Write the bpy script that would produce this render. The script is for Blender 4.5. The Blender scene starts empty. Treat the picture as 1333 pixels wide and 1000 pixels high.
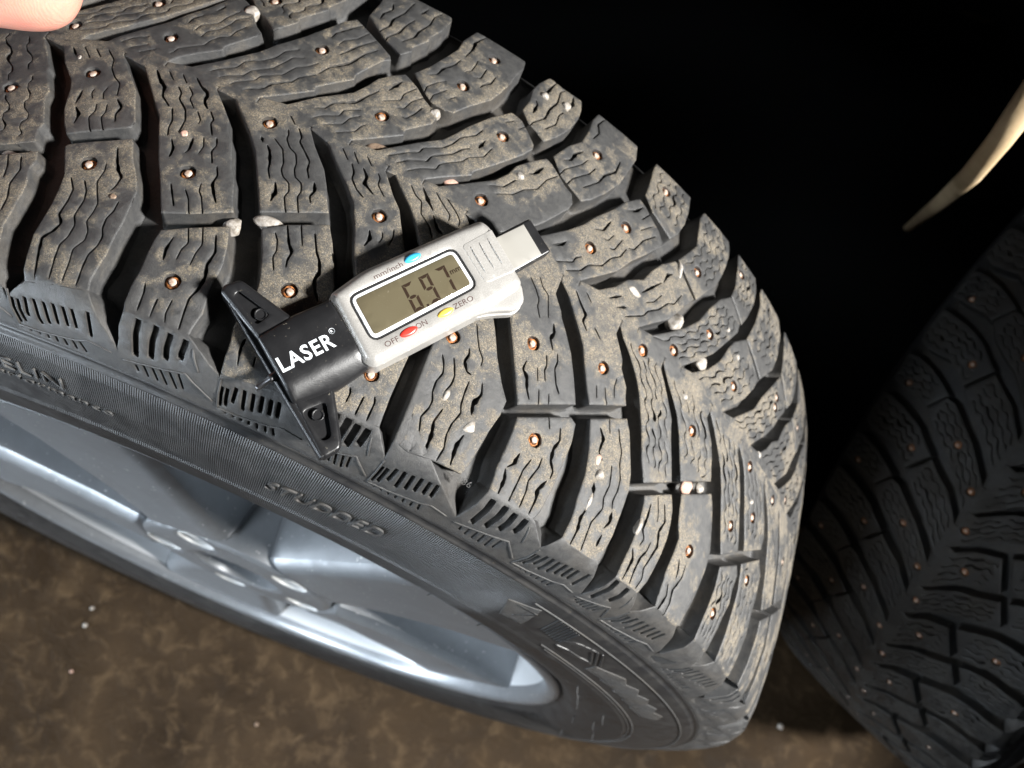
import bpy, bmesh, math, random
import numpy as np
from mathutils import Vector, Matrix
from mathutils.geometry import delaunay_2d_cdt
random.seed(7); RNG=np.random.default_rng(7)
SC=bpy.context.scene; COL=SC.collection
R0=355.0                                   # crown radius of the tyre, mm
SPIN=0.25                                  # how far the wheel is turned about its own axle
WORLD_S=0.01
#        name   location   aim   size energy colour  (size_y)
SPOTS=[('lamp_light',(1.05,-.17,1.28),(.18,-.06,.48),.07,198,(1.0,.985,.955),68)]
LAMPS=[('door_light',(-1.4,-.95,.22),(.0,-.1,.42),1.3,18,(.80,.90,1.0),.38),
       ('sky_light',(-.75,-1.35,1.15),(-.02,-.08,.26),.6,1.9,(.80,.90,1.0),.5,30)]
W2=(.675,.305,.354,.938,-.431)
# ------------------------------------------------------------------ camera
CC=np.array([-0.01570123,-0.17786577,0.58657172])
CM=np.array([[0.85169392,0.34199255,0.39706242],[0.47736877,-0.81889942,-0.31862641],[0.21618632,0.46091738,-0.86070822]])
c,s=math.cos(SPIN),math.sin(SPIN); RG=np.array([[c,0,s],[0,1,0],[-s,0,c]])
cw=RG@CC+np.array([0,0,R0/1000]); mw=CM@RG.T
cd=bpy.data.cameras.new('camera'); cam=bpy.data.objects.new('camera',cd); COL.objects.link(cam); SC.camera=cam
cam.matrix_world=Matrix([[mw[0][i],-mw[1][i],-mw[2][i],cw[i]] for i in range(3)]+[[0,0,0,1]])
cd.sensor_width=36; cd.lens=1009.6*36/1333; cd.clip_start=0.01; cd.clip_end=200
cd.dof.use_dof=True; cd.dof.focus_distance=0.25; cd.dof.aperture_fstop=14
# ------------------------------------------------------------------ light
W=bpy.data.worlds.new('World'); SC.world=W; W.use_nodes=True
W.node_tree.nodes['Background'].inputs[0].default_value=(.75,.85,1,1); W.node_tree.nodes['Background'].inputs[1].default_value=WORLD_S
SC.view_settings.view_transform='Standard'; SC.view_settings.look='None'; SC.view_settings.exposure=0; SC.view_settings.gamma=1
def area(name,loc,target,size,energy,color,sy=None,spread=110):
    l=bpy.data.lights.new(name,'AREA'); l.energy=energy; l.color=color; l.size=size
    if sy: l.shape='RECTANGLE'; l.size_y=sy
    l.spread=math.radians(spread); o=bpy.data.objects.new(name,l); COL.objects.link(o); o.location=loc
    o.rotation_euler=(Vector(target)-Vector(loc)).to_track_quat('-Z','Y').to_euler(); return o
for a in LAMPS: area(*a)
def spot(name,loc,target,radius,energy,color,cone):
    l=bpy.data.lights.new(name,'SPOT'); l.energy=energy; l.color=color; l.shadow_soft_size=radius; l.spot_size=math.radians(cone); l.spot_blend=.35
    o=bpy.data.objects.new(name,l); COL.objects.link(o); o.location=loc; o.rotation_euler=(Vector(target)-Vector(loc)).to_track_quat('-Z','Y').to_euler()
for a in SPOTS: spot(*a)
# ------------------------------------------------------------------ helpers
def tag(o,label=None,cat=None,group=None,kind=None):
    for k,v in (('label',label),('category',cat),('group',group),('kind',kind)):
        if v: o[k]=v
    return o
def empty(name,loc=(0,0,0)):
    o=bpy.data.objects.new(name,None); COL.objects.link(o); o.location=loc; o.empty_display_size=.05; return o
def link(name,me,mats,parent=None,smooth=True):
    o=bpy.data.objects.new(name,me); COL.objects.link(o); o.parent=parent
    for m in (mats if isinstance(mats,(list,tuple)) else [mats]):
        if len(me.materials)<len(mats if isinstance(mats,(list,tuple)) else [1]): me.materials.append(m)
    if smooth: me.shade_smooth()
    return o
def mesh(name,V,Fc,mi=None,top=None):
    me=bpy.data.meshes.new(name); me.from_pydata([tuple(v) for v in V],[],[tuple(f) for f in Fc])
    if mi is not None: me.polygons.foreach_set('material_index',np.array(mi,dtype=np.int32))
    if top is not None:
        at=me.attributes.new('top','FLOAT','POINT'); at.data.foreach_set('value',np.array(top,dtype=np.float32))
    me.update(); return me
# tyre cross section: half width (mm), radius (mm)
PR=np.array([(0,355.0),(20,354.8),(40,354.1),(60,352.6),(78,350.4),(89.5,347.6),(93.5,344.0),(97.5,335.0),(99.9,322.6),(103.5,316.0),(107.5,300.0),(110.0,281.3),(109.5,265.0),(106.0,250.0),(100.0,240.0),(98.5,237.1)])
PS=np.r_[0,np.cumsum(np.hypot(*np.diff(PR,axis=0).T))]
def prof(v):
    a=np.abs(v); return np.sign(v)*np.interp(a,PS,PR[:,0]), np.interp(a,PS,PR[:,1])
def tyre_map(u,v,h):
    """u mm along the crown, v mm across from the crown, h mm below the tread surface -> metres in the wheel's own frame"""
    u=np.asarray(u,float);v=np.asarray(v,float);h=np.asarray(h,float)
    y,r=prof(v); y1,r1=prof(v+2.0); y0,r0=prof(v-2.0); dy=y1-y0; dr=r1-r0; L=np.hypot(dy,dr)
    ny=-dr/L; nr=dy/L; y=y-ny*h; r=r-nr*h; th=u/R0
    return np.stack([r*np.sin(th),y,r*np.cos(th)],-1)/1000
def resample(P,step,closed=True):
    P=np.asarray(P,float); Q=np.vstack([P,P[:1]]) if closed else P
    out=[]
    for a,b in zip(Q[:-1],Q[1:]):
        n=max(1,int(round(np.hypot(*(b-a))/step)))
        for i in range(n): out.append(a+(b-a)*i/n)
    if not closed: out.append(Q[-1])
    return np.array(out)
def area2(P): x,y=P[:,0],P[:,1]; return (x*np.roll(y,-1)-y*np.roll(x,-1)).sum()/2
def inpoly(P,Q):
    x,y=Q[:,0][:,None],Q[:,1][:,None]; a=P; b=np.roll(P,-1,0)
    c=((a[:,1]>y)!=(b[:,1]>y)); d=np.where(b[:,1]==a[:,1],1e-9,b[:,1]-a[:,1])
    return ((c&(x<(b[:,0]-a[:,0])*(y-a[:,1])/d+a[:,0])).sum(1)%2)==1
def segdist(Q,P,closed=True):
    A=P if closed else P[:-1]; Bq=np.roll(P,-1,0) if closed else P[1:]; D=Bq-A; L=(D**2).sum(1)+1e-12
    out=np.empty(len(Q))
    for i in range(0,len(Q),800):
        q=Q[i:i+800,None]; t=np.clip(((q-A)*D).sum(2)/L,0,1); out[i:i+800]=np.sqrt((((A+t[...,None]*D)-q)**2).sum(2).min(1))
    return out
def normals2(P):
    T=np.roll(P,-1,0)-np.roll(P,1,0); N=np.stack([T[:,1],-T[:,0]],1); return N/(np.hypot(*N.T)[:,None]+1e-9)   # outward for CCW
def relief(outline,holes,fmap,depth,step=1.0,cham=(.45,.35),hcham=(.25,.12),wall=((3,.6),(1,1.6)),grid=2.4,noise=.0,skip_wall=None,rings=(.5,1.0),soft=None):
    """outline: Nx2 (mm); holes: list of (polygon, depth). Top sheet with recesses and outer walls, mapped by fmap(u,v,h)."""
    O=resample(outline,step)
    if area2(O)<0: O=O[::-1]
    pts=[O]; edges=[]; n=len(O); edges+=[(i,(i+1)%n) for i in range(n)]; base=n
    extra=[]; N=normals2(O)
    for f in rings: extra.append(O-N*cham[0]*f)
    HS=[]
    for P,d in holes:
        P=np.asarray(P,float)
        if area2(P)<0: P=P[::-1]
        HS.append((P,d)); pts.append(P); m=len(P); edges+=[(base+i,base+(i+1)%m) for i in range(m)]; base+=m
        extra.append(P+normals2(P)*hcham[0])
    lo=O.min(0);hi=O.max(0)
    gx,gy=np.meshgrid(np.arange(lo[0]+1,hi[0],grid),np.arange(lo[1]+1,hi[1],grid)); g=np.stack([gx.ravel(),gy.ravel()],1)+RNG.uniform(-.25,.25,(gx.size,2))*grid
    extra.append(g); E=np.vstack(extra); E=E[inpoly(O,E)]
    if len(E): E=E[segdist(E,O)>.08]
    for P,d in HS:
        if len(E):
            b=(E>P.min(0)-1).all(1)&(E<P.max(0)+1).all(1); k=np.ones(len(E),bool)
            if b.any(): k[b]=segdist(E[b],P)>.08
            E=E[k]
    pts.append(E); A=np.vstack(pts)
    res=delaunay_2d_cdt([Vector(p) for p in A],edges,[],0,1e-4)
    V=np.array([tuple(v) for v in res[0]]); T=np.array([f for f in res[2] if len(f)==3])
    Cn=V[T].mean(1); lev=np.where(inpoly(O,Cn),0,-1)
    for j,(P,d) in enumerate(HS):
        b=(Cn>P.min(0)).all(1)&(Cn<P.max(0)).all(1)&(lev==0)
        if b.any():
            idx=np.where(b)[0]; lev[idx[inpoly(P,Cn[idx])]]=j+1
    T=T[lev>=0]; lev=lev[lev>=0]
    if soft is not None:
        On=np.roll(O,-1,0); hard=np.array([not soft((a+b)/2) for a,b in zip(O,On)])
        dO=np.full(len(V),99.0)
        for a,b,k_ in zip(O,On,hard):
            if k_: x=segdist(V,np.array([a,b]),False); dO=np.minimum(dO,x)
    else: dO=segdist(V,O)
    h=cham[1]*(1-np.clip(dO/cham[0],0,1))**2
    for P,d in HS:
        b=(V>P.min(0)-1).all(1)&(V<P.max(0)+1).all(1)
        if b.any(): x=segdist(V[b],P); h[b]=np.maximum(h[b],hcham[1]*(1-np.clip(x/hcham[0],0,1)))
    if noise:
        ph=RNG.uniform(0,6,6); h=h+noise*(np.sin(V[:,0]*.31+ph[0])*np.sin(V[:,1]*.27+ph[1])+.6*np.sin(V[:,0]*.8+ph[2]+V[:,1]*.5)*np.sin(V[:,1]*.9+ph[3]))
    flip=False
    t0=fmap(np.array([0.,1.,0.])+V[T[0]].mean(0)[0],np.array([0.,0.,1.])+V[T[0]].mean(0)[1],np.zeros(3)); t1=fmap([V[T[0]].mean(0)[0]],[V[T[0]].mean(0)[1]],[-1.0])[0]
    flip=np.dot(np.cross(t0[1]-t0[0],t0[2]-t0[0]),t1-t0[0])<0
    verts=[];faces=[];top=[];mi=[]; vid={}
    depths=[None]+[d for _,d in HS]
    def vert(i,l):
        k=(i,l)
        if k not in vid: vid[k]=len(verts); verts.append((V[i,0],V[i,1],h[i] if l==0 else depths[l])); top.append(1.0 if l==0 else 0.0)
        return vid[k]
    e2={}
    for f,l in zip(T,lev):
        a2=(V[f[1],0]-V[f[0],0])*(V[f[2],1]-V[f[0],1])-(V[f[2],0]-V[f[0],0])*(V[f[1],1]-V[f[0],1])
        if abs(a2)<1e-9: continue
        f=f if a2>0 else f[::-1]; ids=[vert(i,l) for i in f]; faces.append(ids)
        for a,b in ((f[0],f[1]),(f[1],f[2]),(f[2],f[0])): e2[(a,b)]=l
    outer=[]; wv={}
    def wvert(key,p):
        if key not in wv: wv[key]=len(verts); verts.append(p); top.append(0.0)
        return wv[key]
    for (a,b),l in list(e2.items()):
        m=e2.get((b,a))
        if m is None: outer.append((a,b,l)); continue
        if m==l or l>m and not (l==0): continue
        if l==0 and m>0:      # recess wall
            q=[wvert((a,'t',m),(V[a,0],V[a,1],h[a])),wvert((a,'b',m),(V[a,0],V[a,1],depths[m])),wvert((b,'b',m),(V[b,0],V[b,1],depths[m])),wvert((b,'t',m),(V[b,0],V[b,1],h[b]))]
            faces.append(q)
    nrm={}
    for a,b,l in outer:
        d=V[b]-V[a]; d=np.array([d[1],-d[0]])/(np.hypot(*d)+1e-9)
        for k in (a,b): nrm[k]=nrm.get(k,np.zeros(2))+d
    lv=[(0.0,0.0)]+[(w[0],w[1]) for w in wall]
    for a,b,l in outer:
        if soft is not None and soft((V[a]+V[b])/2): continue
        if skip_wall is not None and skip_wall(V[a],V[b]): continue
        for (w0,f0),(w1,f1) in zip(lv[:-1],lv[1:]):
            q=[]
            for k,w,f in ((a,w0,f0),(a,w1,f1),(b,w1,f1),(b,w0,f0)):
                n=nrm[k]/(np.hypot(*nrm[k])+1e-9); p=V[k]+n*f; hh=(h[k] if w==0 else w)
                q.append(wvert((k,'o',w),(p[0],p[1],hh)))
            faces.append(q)
    P=np.array(verts); X=fmap(P[:,0],P[:,1],P[:,2])
    if flip: faces=[f[::-1] for f in faces]
    return X,faces,top
def ribbon(C,w):
    """closed outline of a wavy slit: centreline C (Nx2), half widths w (N)"""
    C=np.asarray(C,float); T=np.gradient(C,axis=0); N=np.stack([-T[:,1],T[:,0]],1); N/=np.hypot(*N.T)[:,None]+1e-9
    L=C+N*w[:,None]; Rr=C-N*w[:,None]; return np.vstack([L,Rr[::-1]])
# ------------------------------------------------------------------ materials
def mat(name,base=(.5,.5,.5),rough=.5,metal=0.0,spec=.5,coat=0.0,emit=None):
    m=bpy.data.materials.new(name); m.use_nodes=True; b=m.node_tree.nodes['Principled BSDF']
    b.inputs['Base Color'].default_value=(*base,1); b.inputs['Roughness'].default_value=rough; b.inputs['Metallic'].default_value=metal
    b.inputs['Specular IOR Level'].default_value=spec; b.inputs['Coat Weight'].default_value=coat; b.inputs['Coat Roughness'].default_value=.15
    if emit: b.inputs['Emission Color'].default_value=(*emit,1); b.inputs['Emission Strength'].default_value=1
    return m
class NT_:
    def __init__(s,m): s.t=m.node_tree; s.b=s.t.nodes['Principled BSDF']; s.co=s.t.nodes.new('ShaderNodeTexCoord')
    def n(s,typ,ins=None,**kw):
        x=s.t.nodes.new(typ)
        for k,v in kw.items(): setattr(x,k,v)
        for k,v in (ins or {}).items():
            if isinstance(v,bpy.types.NodeSocket): s.t.links.new(v,x.inputs[k])
            else: x.inputs[k].default_value=v
        return x
    def noise(s,scale,detail=4,rough=.6,dist=0.0,vec=None): return s.n('ShaderNodeTexNoise',{'Scale':scale,'Detail':detail,'Roughness':rough,'Distortion':dist,'Vector':vec or s.co.outputs['Object']}).outputs['Fac']
    def ramp(s,fac,a,b,va=0.0,vb=1.0): return s.n('ShaderNodeMapRange',{'Value':fac,'From Min':a,'From Max':b,'To Min':va,'To Max':vb}).outputs[0]
    def math(s,op,a,b=0.0,c=0.0):
        return s.n('ShaderNodeMath',{0:a,1:b,2:c},operation=op).outputs[0]
    def mix(s,f,a,b):
        x=s.n('ShaderNodeMix',data_type='RGBA')
        for k,v in ((0,f),(6,a),(7,b)):
            if isinstance(v,bpy.types.NodeSocket): s.t.links.new(v,x.inputs[k])
            else: x.inputs[k].default_value=v if k==0 else (*v,1)
        return x.outputs[2]
    def bump(s,h,dist,strength=1.0,norm=None):
        x=s.n('ShaderNodeBump',{'Height':h,'Distance':dist,'Strength':strength})
        if norm: s.t.links.new(norm,x.inputs['Normal'])
        return x.outputs[0]
    def set(s,k,v): s.t.links.new(v,s.b.inputs[k])
def rubber(name,dirt=1.0,c0=(.042,.042,.043),c1=(.098,.096,.091)):
    m=mat(name,(.03,.03,.031),.5); k=NT_(m)
    at=k.n('ShaderNodeAttribute',attribute_name='top').outputs['Fac']
    n1=k.noise(45,3,.6); n2=k.noise(1900,6,.75,.5); n3=k.noise(3400,2,.8); n6=k.noise(420,5,.75,1.2); n4=k.noise(160,4,.65,.6)
    n5=k.noise(330,4,.7,.8)
    film=k.math('MULTIPLY',k.ramp(n5,.35,.72),.6)
    base=k.mix(film,c0,c1)
    zone=k.ramp(k.math('ADD',k.math('MULTIPLY',n1,.62),k.math('MULTIPLY',n4,.38)),.475,.555)
    zone=k.math('MULTIPLY',zone,k.ramp(at,.3,1.0,.15,1.0))
    sand=k.math('MULTIPLY',k.math('MULTIPLY',k.ramp(n2,.46,.64),k.ramp(n6,.36,.60)),zone)
    base=k.mix(k.math('MULTIPLY',sand,.92*dirt),base,(.40,.325,.215))
    haze=k.math('MULTIPLY',k.math('MULTIPLY',zone,k.ramp(n6,.3,.7)),.45*dirt); base=k.mix(haze,base,(.17,.14,.10))
    grains=k.math('MULTIPLY',k.ramp(n3,.63,.68),k.ramp(k.math('ADD',zone,.2),.2,.9)); base=k.mix(k.math('MULTIPLY',grains,.85*dirt),base,(.55,.50,.41))
    wallbrown=k.math('MULTIPLY',k.math('SUBTRACT',1.0,at),k.ramp(n1,.45,.7,.0,.35)); base=k.mix(wallbrown,base,(.060,.047,.033))
    k.set('Base Color',base)
    k.set('Roughness',k.math('ADD',k.ramp(n4,.3,.7,.40,.55),k.math('MULTIPLY',zone,.25)))
    b1=k.bump(n4,.00035,.5); b2=k.bump(k.math('ADD',n2,k.math('MULTIPLY',n3,.5)),.00028,.7,b1); k.set('Normal',b2)
    return m
RUB=rubber('worn_rubber'); RUBS=rubber('shoulder_rubber',.25); RUB_SHADE=rubber('shaded_rubber',.10,(.012,.012,.012),(.035,.034,.032))  # last one: darker copy with the second wheel's shade put into its colour
def sidewall_mat():
    m=mat('sidewall_rubber',(.02,.02,.021),.45); k=NT_(m)
    sx=k.n('ShaderNodeSeparateXYZ',{0:k.co.outputs['Object']}); X,Y,Z=sx.outputs
    th=k.math('ARCTAN2',X,Z); r=k.math('SQRT',k.math('ADD',k.math('MULTIPLY',X,X),k.math('MULTIPLY',Z,Z)))
    w=k.math('SINE',k.math('MULTIPLY',th,2300.0))
    rm=k.math('MULTIPLY',k.math('LESS_THAN',r,.3185),k.math('GREATER_THAN',r,.2475))
    tm=k.math('MULTIPLY',k.ramp(th,.26,.36,1,0),k.ramp(th,-2.6,-2.5)); tm=k.math('MAXIMUM',tm,k.math('MULTIPLY',k.ramp(th,1.5,1.6),k.ramp(th,2.9,3.0,1,0)))
    inner=k.ramp(r,.262,.272); left=k.ramp(th,-.36,-.22); fade=k.math('MAXIMUM',left,k.ramp(r,.296,.306))
    near=k.math('LESS_THAN',Y,0.0)
    msk=k.math('MULTIPLY',k.math('MULTIPLY',rm,tm),k.math('MULTIPLY',fade,near))
    n=k.noise(120,4,.6,.4); n2=k.noise(700,3,.7)
    base=k.mix(k.math('MULTIPLY',k.ramp(n,.4,.8),.5),(.017,.017,.018),(.05,.047,.042)); base=k.mix(k.math('MULTIPLY',k.ramp(n2,.62,.72),.25),base,(.16,.13,.09)); k.set('Base Color',base)
    k.set('Roughness',k.ramp(n,.3,.7,.36,.52))
    b=k.bump(k.math('MULTIPLY',w,msk),.0004,1.0); b2=k.bump(n2,.00008,.5,b); k.set('Normal',b2)
    return m
SIDE=sidewall_mat()
def simple_noise(name,c0,c1,scale,rough,metal=0,bump=.0002,spec=.5,th=(.4,.6),coat=0,bs=None):
    m=mat(name,c0,rough,metal,spec,coat); k=NT_(m); n=k.noise(scale,5,.65,.3); k.set('Base Color',k.mix(k.ramp(n,*th),c0,c1))
    k.set('Normal',k.bump(k.noise(bs or scale*2,4,.6),bump,.6)); return m
LUGM=simple_noise('dull_silver',(.55,.55,.54),(.48,.48,.47),80,.55,.2)
RUST=simple_noise('rusty_stud_body',(.46,.17,.045),(.06,.026,.016),900,.6,.3,.0003)
PIN=simple_noise('worn_carbide_pin',(.60,.50,.43),(.40,.27,.19),700,.6,.15,.0001)
SILV=simple_noise('silver_wheel_paint',(.74,.755,.77),(.70,.715,.73),30,.30,.45,.00002,coat=.5)
GREYP_SHADE=simple_noise('grey_shade_wheel_paint',(.21,.222,.235),(.19,.20,.212),60,.36,.45,.00003,coat=.4)  # spoke and hub grey, doubles as painted shade on the flange
kk=NT_(GREYP_SHADE); g=kk.ramp(kk.noise(420,1,.5),.735,.76); 
old=GREYP_SHADE.node_tree.nodes['Principled BSDF'].inputs['Base Color'].links[0].from_socket; kk.set('Base Color',kk.mix(g,old,(.6,.6,.58)))
GS=mat('silver_plastic',(.45,.44,.42),.33,.35,.5); k=NT_(GS); n=k.noise(2500,2,.6); k.set('Base Color',k.mix(k.ramp(n,.4,.6),(.42,.405,.38),(.50,.485,.46))); k.set('Normal',k.bump(n,.00003,.4))
BLK=mat('black_plastic',(.012,.012,.013),.34,0,.5); k=NT_(BLK); k.set('Normal',k.bump(k.noise(1800,3,.6),.00006,.5)); k.set('Roughness',k.ramp(k.noise(150,3,.6),.3,.7,.28,.42))
BLKM=mat('matt_black_plastic',(.016,.016,.017),.5)
def dusty(m,amount=.5):
    k=NT_(m); src=k.b.inputs['Base Color']; old=src.links[0].from_socket if src.links else None; d=k.ramp(k.noise(1100,2,.6),.69,.73); d2=k.ramp(k.noise(90,3,.6),.45,.7)
    f=k.math('MULTIPLY',k.math('MULTIPLY',d,d2),amount); x=k.n('ShaderNodeMix',data_type='RGBA'); k.t.links.new(f,x.inputs[0]); x.inputs[7].default_value=(.42,.38,.30,1)
    if old: k.t.links.new(old,x.inputs[6])
    else: x.inputs[6].default_value=src.default_value
    k.t.links.new(x.outputs[2],src)
dusty(BLK,.55)
WHT=mat('white_print',(.80,.84,.88),.5); DARKTX=mat('brown_print',(.07,.03,.025),.5)
LCDM=mat('lcd_glass',(.155,.14,.095),.12,0,.5); k=NT_(LCDM); n=k.noise(60,2,.5); k.set('Base Color',k.mix(n,(.125,.11,.07),(.095,.078,.047)))
dusty(LCDM,.35)
SEG=mat('lcd_segment',(.028,.017,.011),.3); SEGG=mat('lcd_segment_faint',(.135,.12,.08),.3)
BLU=mat('blue_button',(.05,.42,.68),.3); RED=mat('red_button',(.85,.05,.035),.3); YEL=mat('yellow_button',(.88,.60,.09),.3)
STONEW=simple_noise('pale_stone',(.42,.39,.355),(.24,.21,.175),500,.5,0,.0004); STONEP=simple_noise('pink_stone',(.60,.38,.30),(.42,.28,.22),500,.5,0,.0004); STONEB=simple_noise('brown_stone',(.28,.20,.14),(.16,.11,.08),500,.6,0,.0004)
SKIN=mat('skin',(.78,.36,.27),.42,0,.5); SKIN.node_tree.nodes['Principled BSDF'].inputs['Subsurface Weight'].default_value=.25; SKIN.node_tree.nodes['Principled BSDF'].inputs['Subsurface Radius'].default_value=(.008,.003,.0015); SKIN.node_tree.nodes['Principled BSDF'].inputs['Subsurface Scale'].default_value=.6
k=NT_(SKIN); n=k.noise(90,3,.6); k.set('Base Color',k.mix(k.ramp(n,.3,.7),(.80,.38,.28),(.74,.31,.24))); w_=k.n('ShaderNodeTexWave',{'Vector':k.co.outputs['Object'],'Scale':420.0,'Distortion':6.0,'Detail':2.0,'Detail Scale':.6}).outputs['Fac']; k.set('Normal',k.bump(w_,.00006,.7,k.bump(k.noise(260,4,.7,.8),.00035,.6)))
FLOOR=mat('stained_concrete',(.15,.1,.06),.6,0,.12); k=NT_(FLOOR); a=k.noise(9,5,.6,.3); b_=k.noise(45,5,.7,.5); c_=k.noise(400,3,.7)
col=k.mix(k.ramp(a,.3,.7),(.020,.0125,.0065),(.050,.032,.017)); col=k.mix(k.math('MULTIPLY',k.ramp(b_,.5,.68),.6),col,(.105,.070,.038)); col=k.mix(k.math('MULTIPLY',k.ramp(c_,.62,.75),.35),col,(.15,.11,.07)); k.set('Base Color',col)
k.set('Roughness',k.ramp(a,.3,.7,.5,.8)); k.set('Normal',k.bump(b_,.004,.6))
WOOD=simple_noise('pale_wood',(.55,.42,.26),(.45,.33,.19),25,.6,0,.0005)
SHADE_BLACK=mat('shade_black',(.004,.004,.004),1.0,0,.1)  # black that stands in for the dark behind the wheels
BLOCKER=simple_noise('dark_blocker_wood',(.03,.022,.015),(.02,.015,.01),20,.7)  # dark wood tone of the added light blockers
# ---- traced layout: (angle*1e4 rad, distance from crown line in 0.1 mm)
NI={-1:[(-5865,-44.3),(-5408,-197.8),(-5033,-370.7),(-4677,-520.8),(-4460,-566.4),(-4062,-507.6),(-3877,-472.4),(-3930,-423.3),(-3927,-393.5),(-4099,-302.9),(-4131,-260),(-4313,-179.1),(-4318,-162.5)],
0:[(-4390,-51.2),(-4224,-124.5),(-4030,-186.7),(-3963,-225.5),(-3870,-309.8),(-3756,-369.3),(-3660,-406.7),(-3200,-302.9),(-3167,-293.9),(-3171,-268.3),(-3290,-199.9),(-3377,-145.9),(-3622,-60.9)],
1:[(-3487,-30.4),(-3380,-71.9),(-3175,-151.5),(-3016,-210.2),(-2900,-284.3),(-2758,-369.3),(-2608,-450.2),(-2429,-554.7),(-2183,-513.2),(-1871,-446.8),(-1932,-411.5),(-2044,-328.5),(-2127,-294.6),(-2264,-199.9),(-2368,-159.1),(-2423,-119),(-2610,-51.9)],
2:[(-2506,-22.1),(-2207,-121.7),(-2042,-188.1),(-1919,-259.4),(-1754,-354.1),(-1668,-406.7),(-1122,-291.9),(-1191,-253.8),(-1282,-193.7),(-1381,-140.4),(-1579,-69.2)],
3:[(-1483,-31.1),(-1285,-102.4),(-1101,-159.1),(-980,-205.4),(-862,-279.4),(-723,-388),(-556,-490.4),(-133,-397.7),(-275,-302.9),(-481,-190.2),(-560,-142.5),(-679,-103)],
4:[(-763,-18.7),(-624,-66.4),(-484,-108.6),(-351,-158.4),(-155,-257.3),(72,-399.1),(657,-261.4),(540,-197.1),(372,-127.9),(196,-67.1)],
5:[(174,-18.7),(458,-98.2),(719,-188.8),(908,-279.4),(1038,-359.6),(1168,-438.5),(1385,-570.6),(1995,-439.2),(1868,-358.3),(1715,-271.1),(1598,-220.6),(1459,-166.7),(1417,-140.4),(1285,-91.3)],
6:[(1417,-57.4),(1566,-110.7),(1729,-174.3),(1817,-210.9),(1938,-289.8),(2060,-359.6),(2152,-405.3),(2607,-307.1),(2562,-281.5),(2522,-240),(2379,-186),(2347,-148.7),(2154,-68.5)],
7:[(2261,-64.3),(2409,-103.7),(2579,-160.5),(2722,-222.7),(2927,-350),(3078,-457.8),(3224,-527),(3632,-442.6),(3518,-366.6),(3398,-290.5),(3310,-214.4),(3038,-103.7),(2910,-57.4)],
8:[(3069,-80.9),(3238,-132.8),(3372,-177.7),(3524,-255.9),(3654,-338.2),(3775,-410.8),(4319,-301.5),(4215,-220.6),(4124,-155.6),(4046,-126.6),(3900,-73.3)],
9:[(4079,-79.5),(4312,-161.8),(4445,-210.9),(4600,-294.6),(4775,-411.5),(5009,-528.4),(5403,-446.1),(5220,-329.9),(5027,-210.2),(4864,-124.5),(4734,-71.9)],
10:[(4912,-74),(5048,-127.3),(5253,-245.5),(5479,-360.3),(5565,-415),(6105,-316.1),(6104,-251.7),(5841,-134.9)]}
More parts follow.
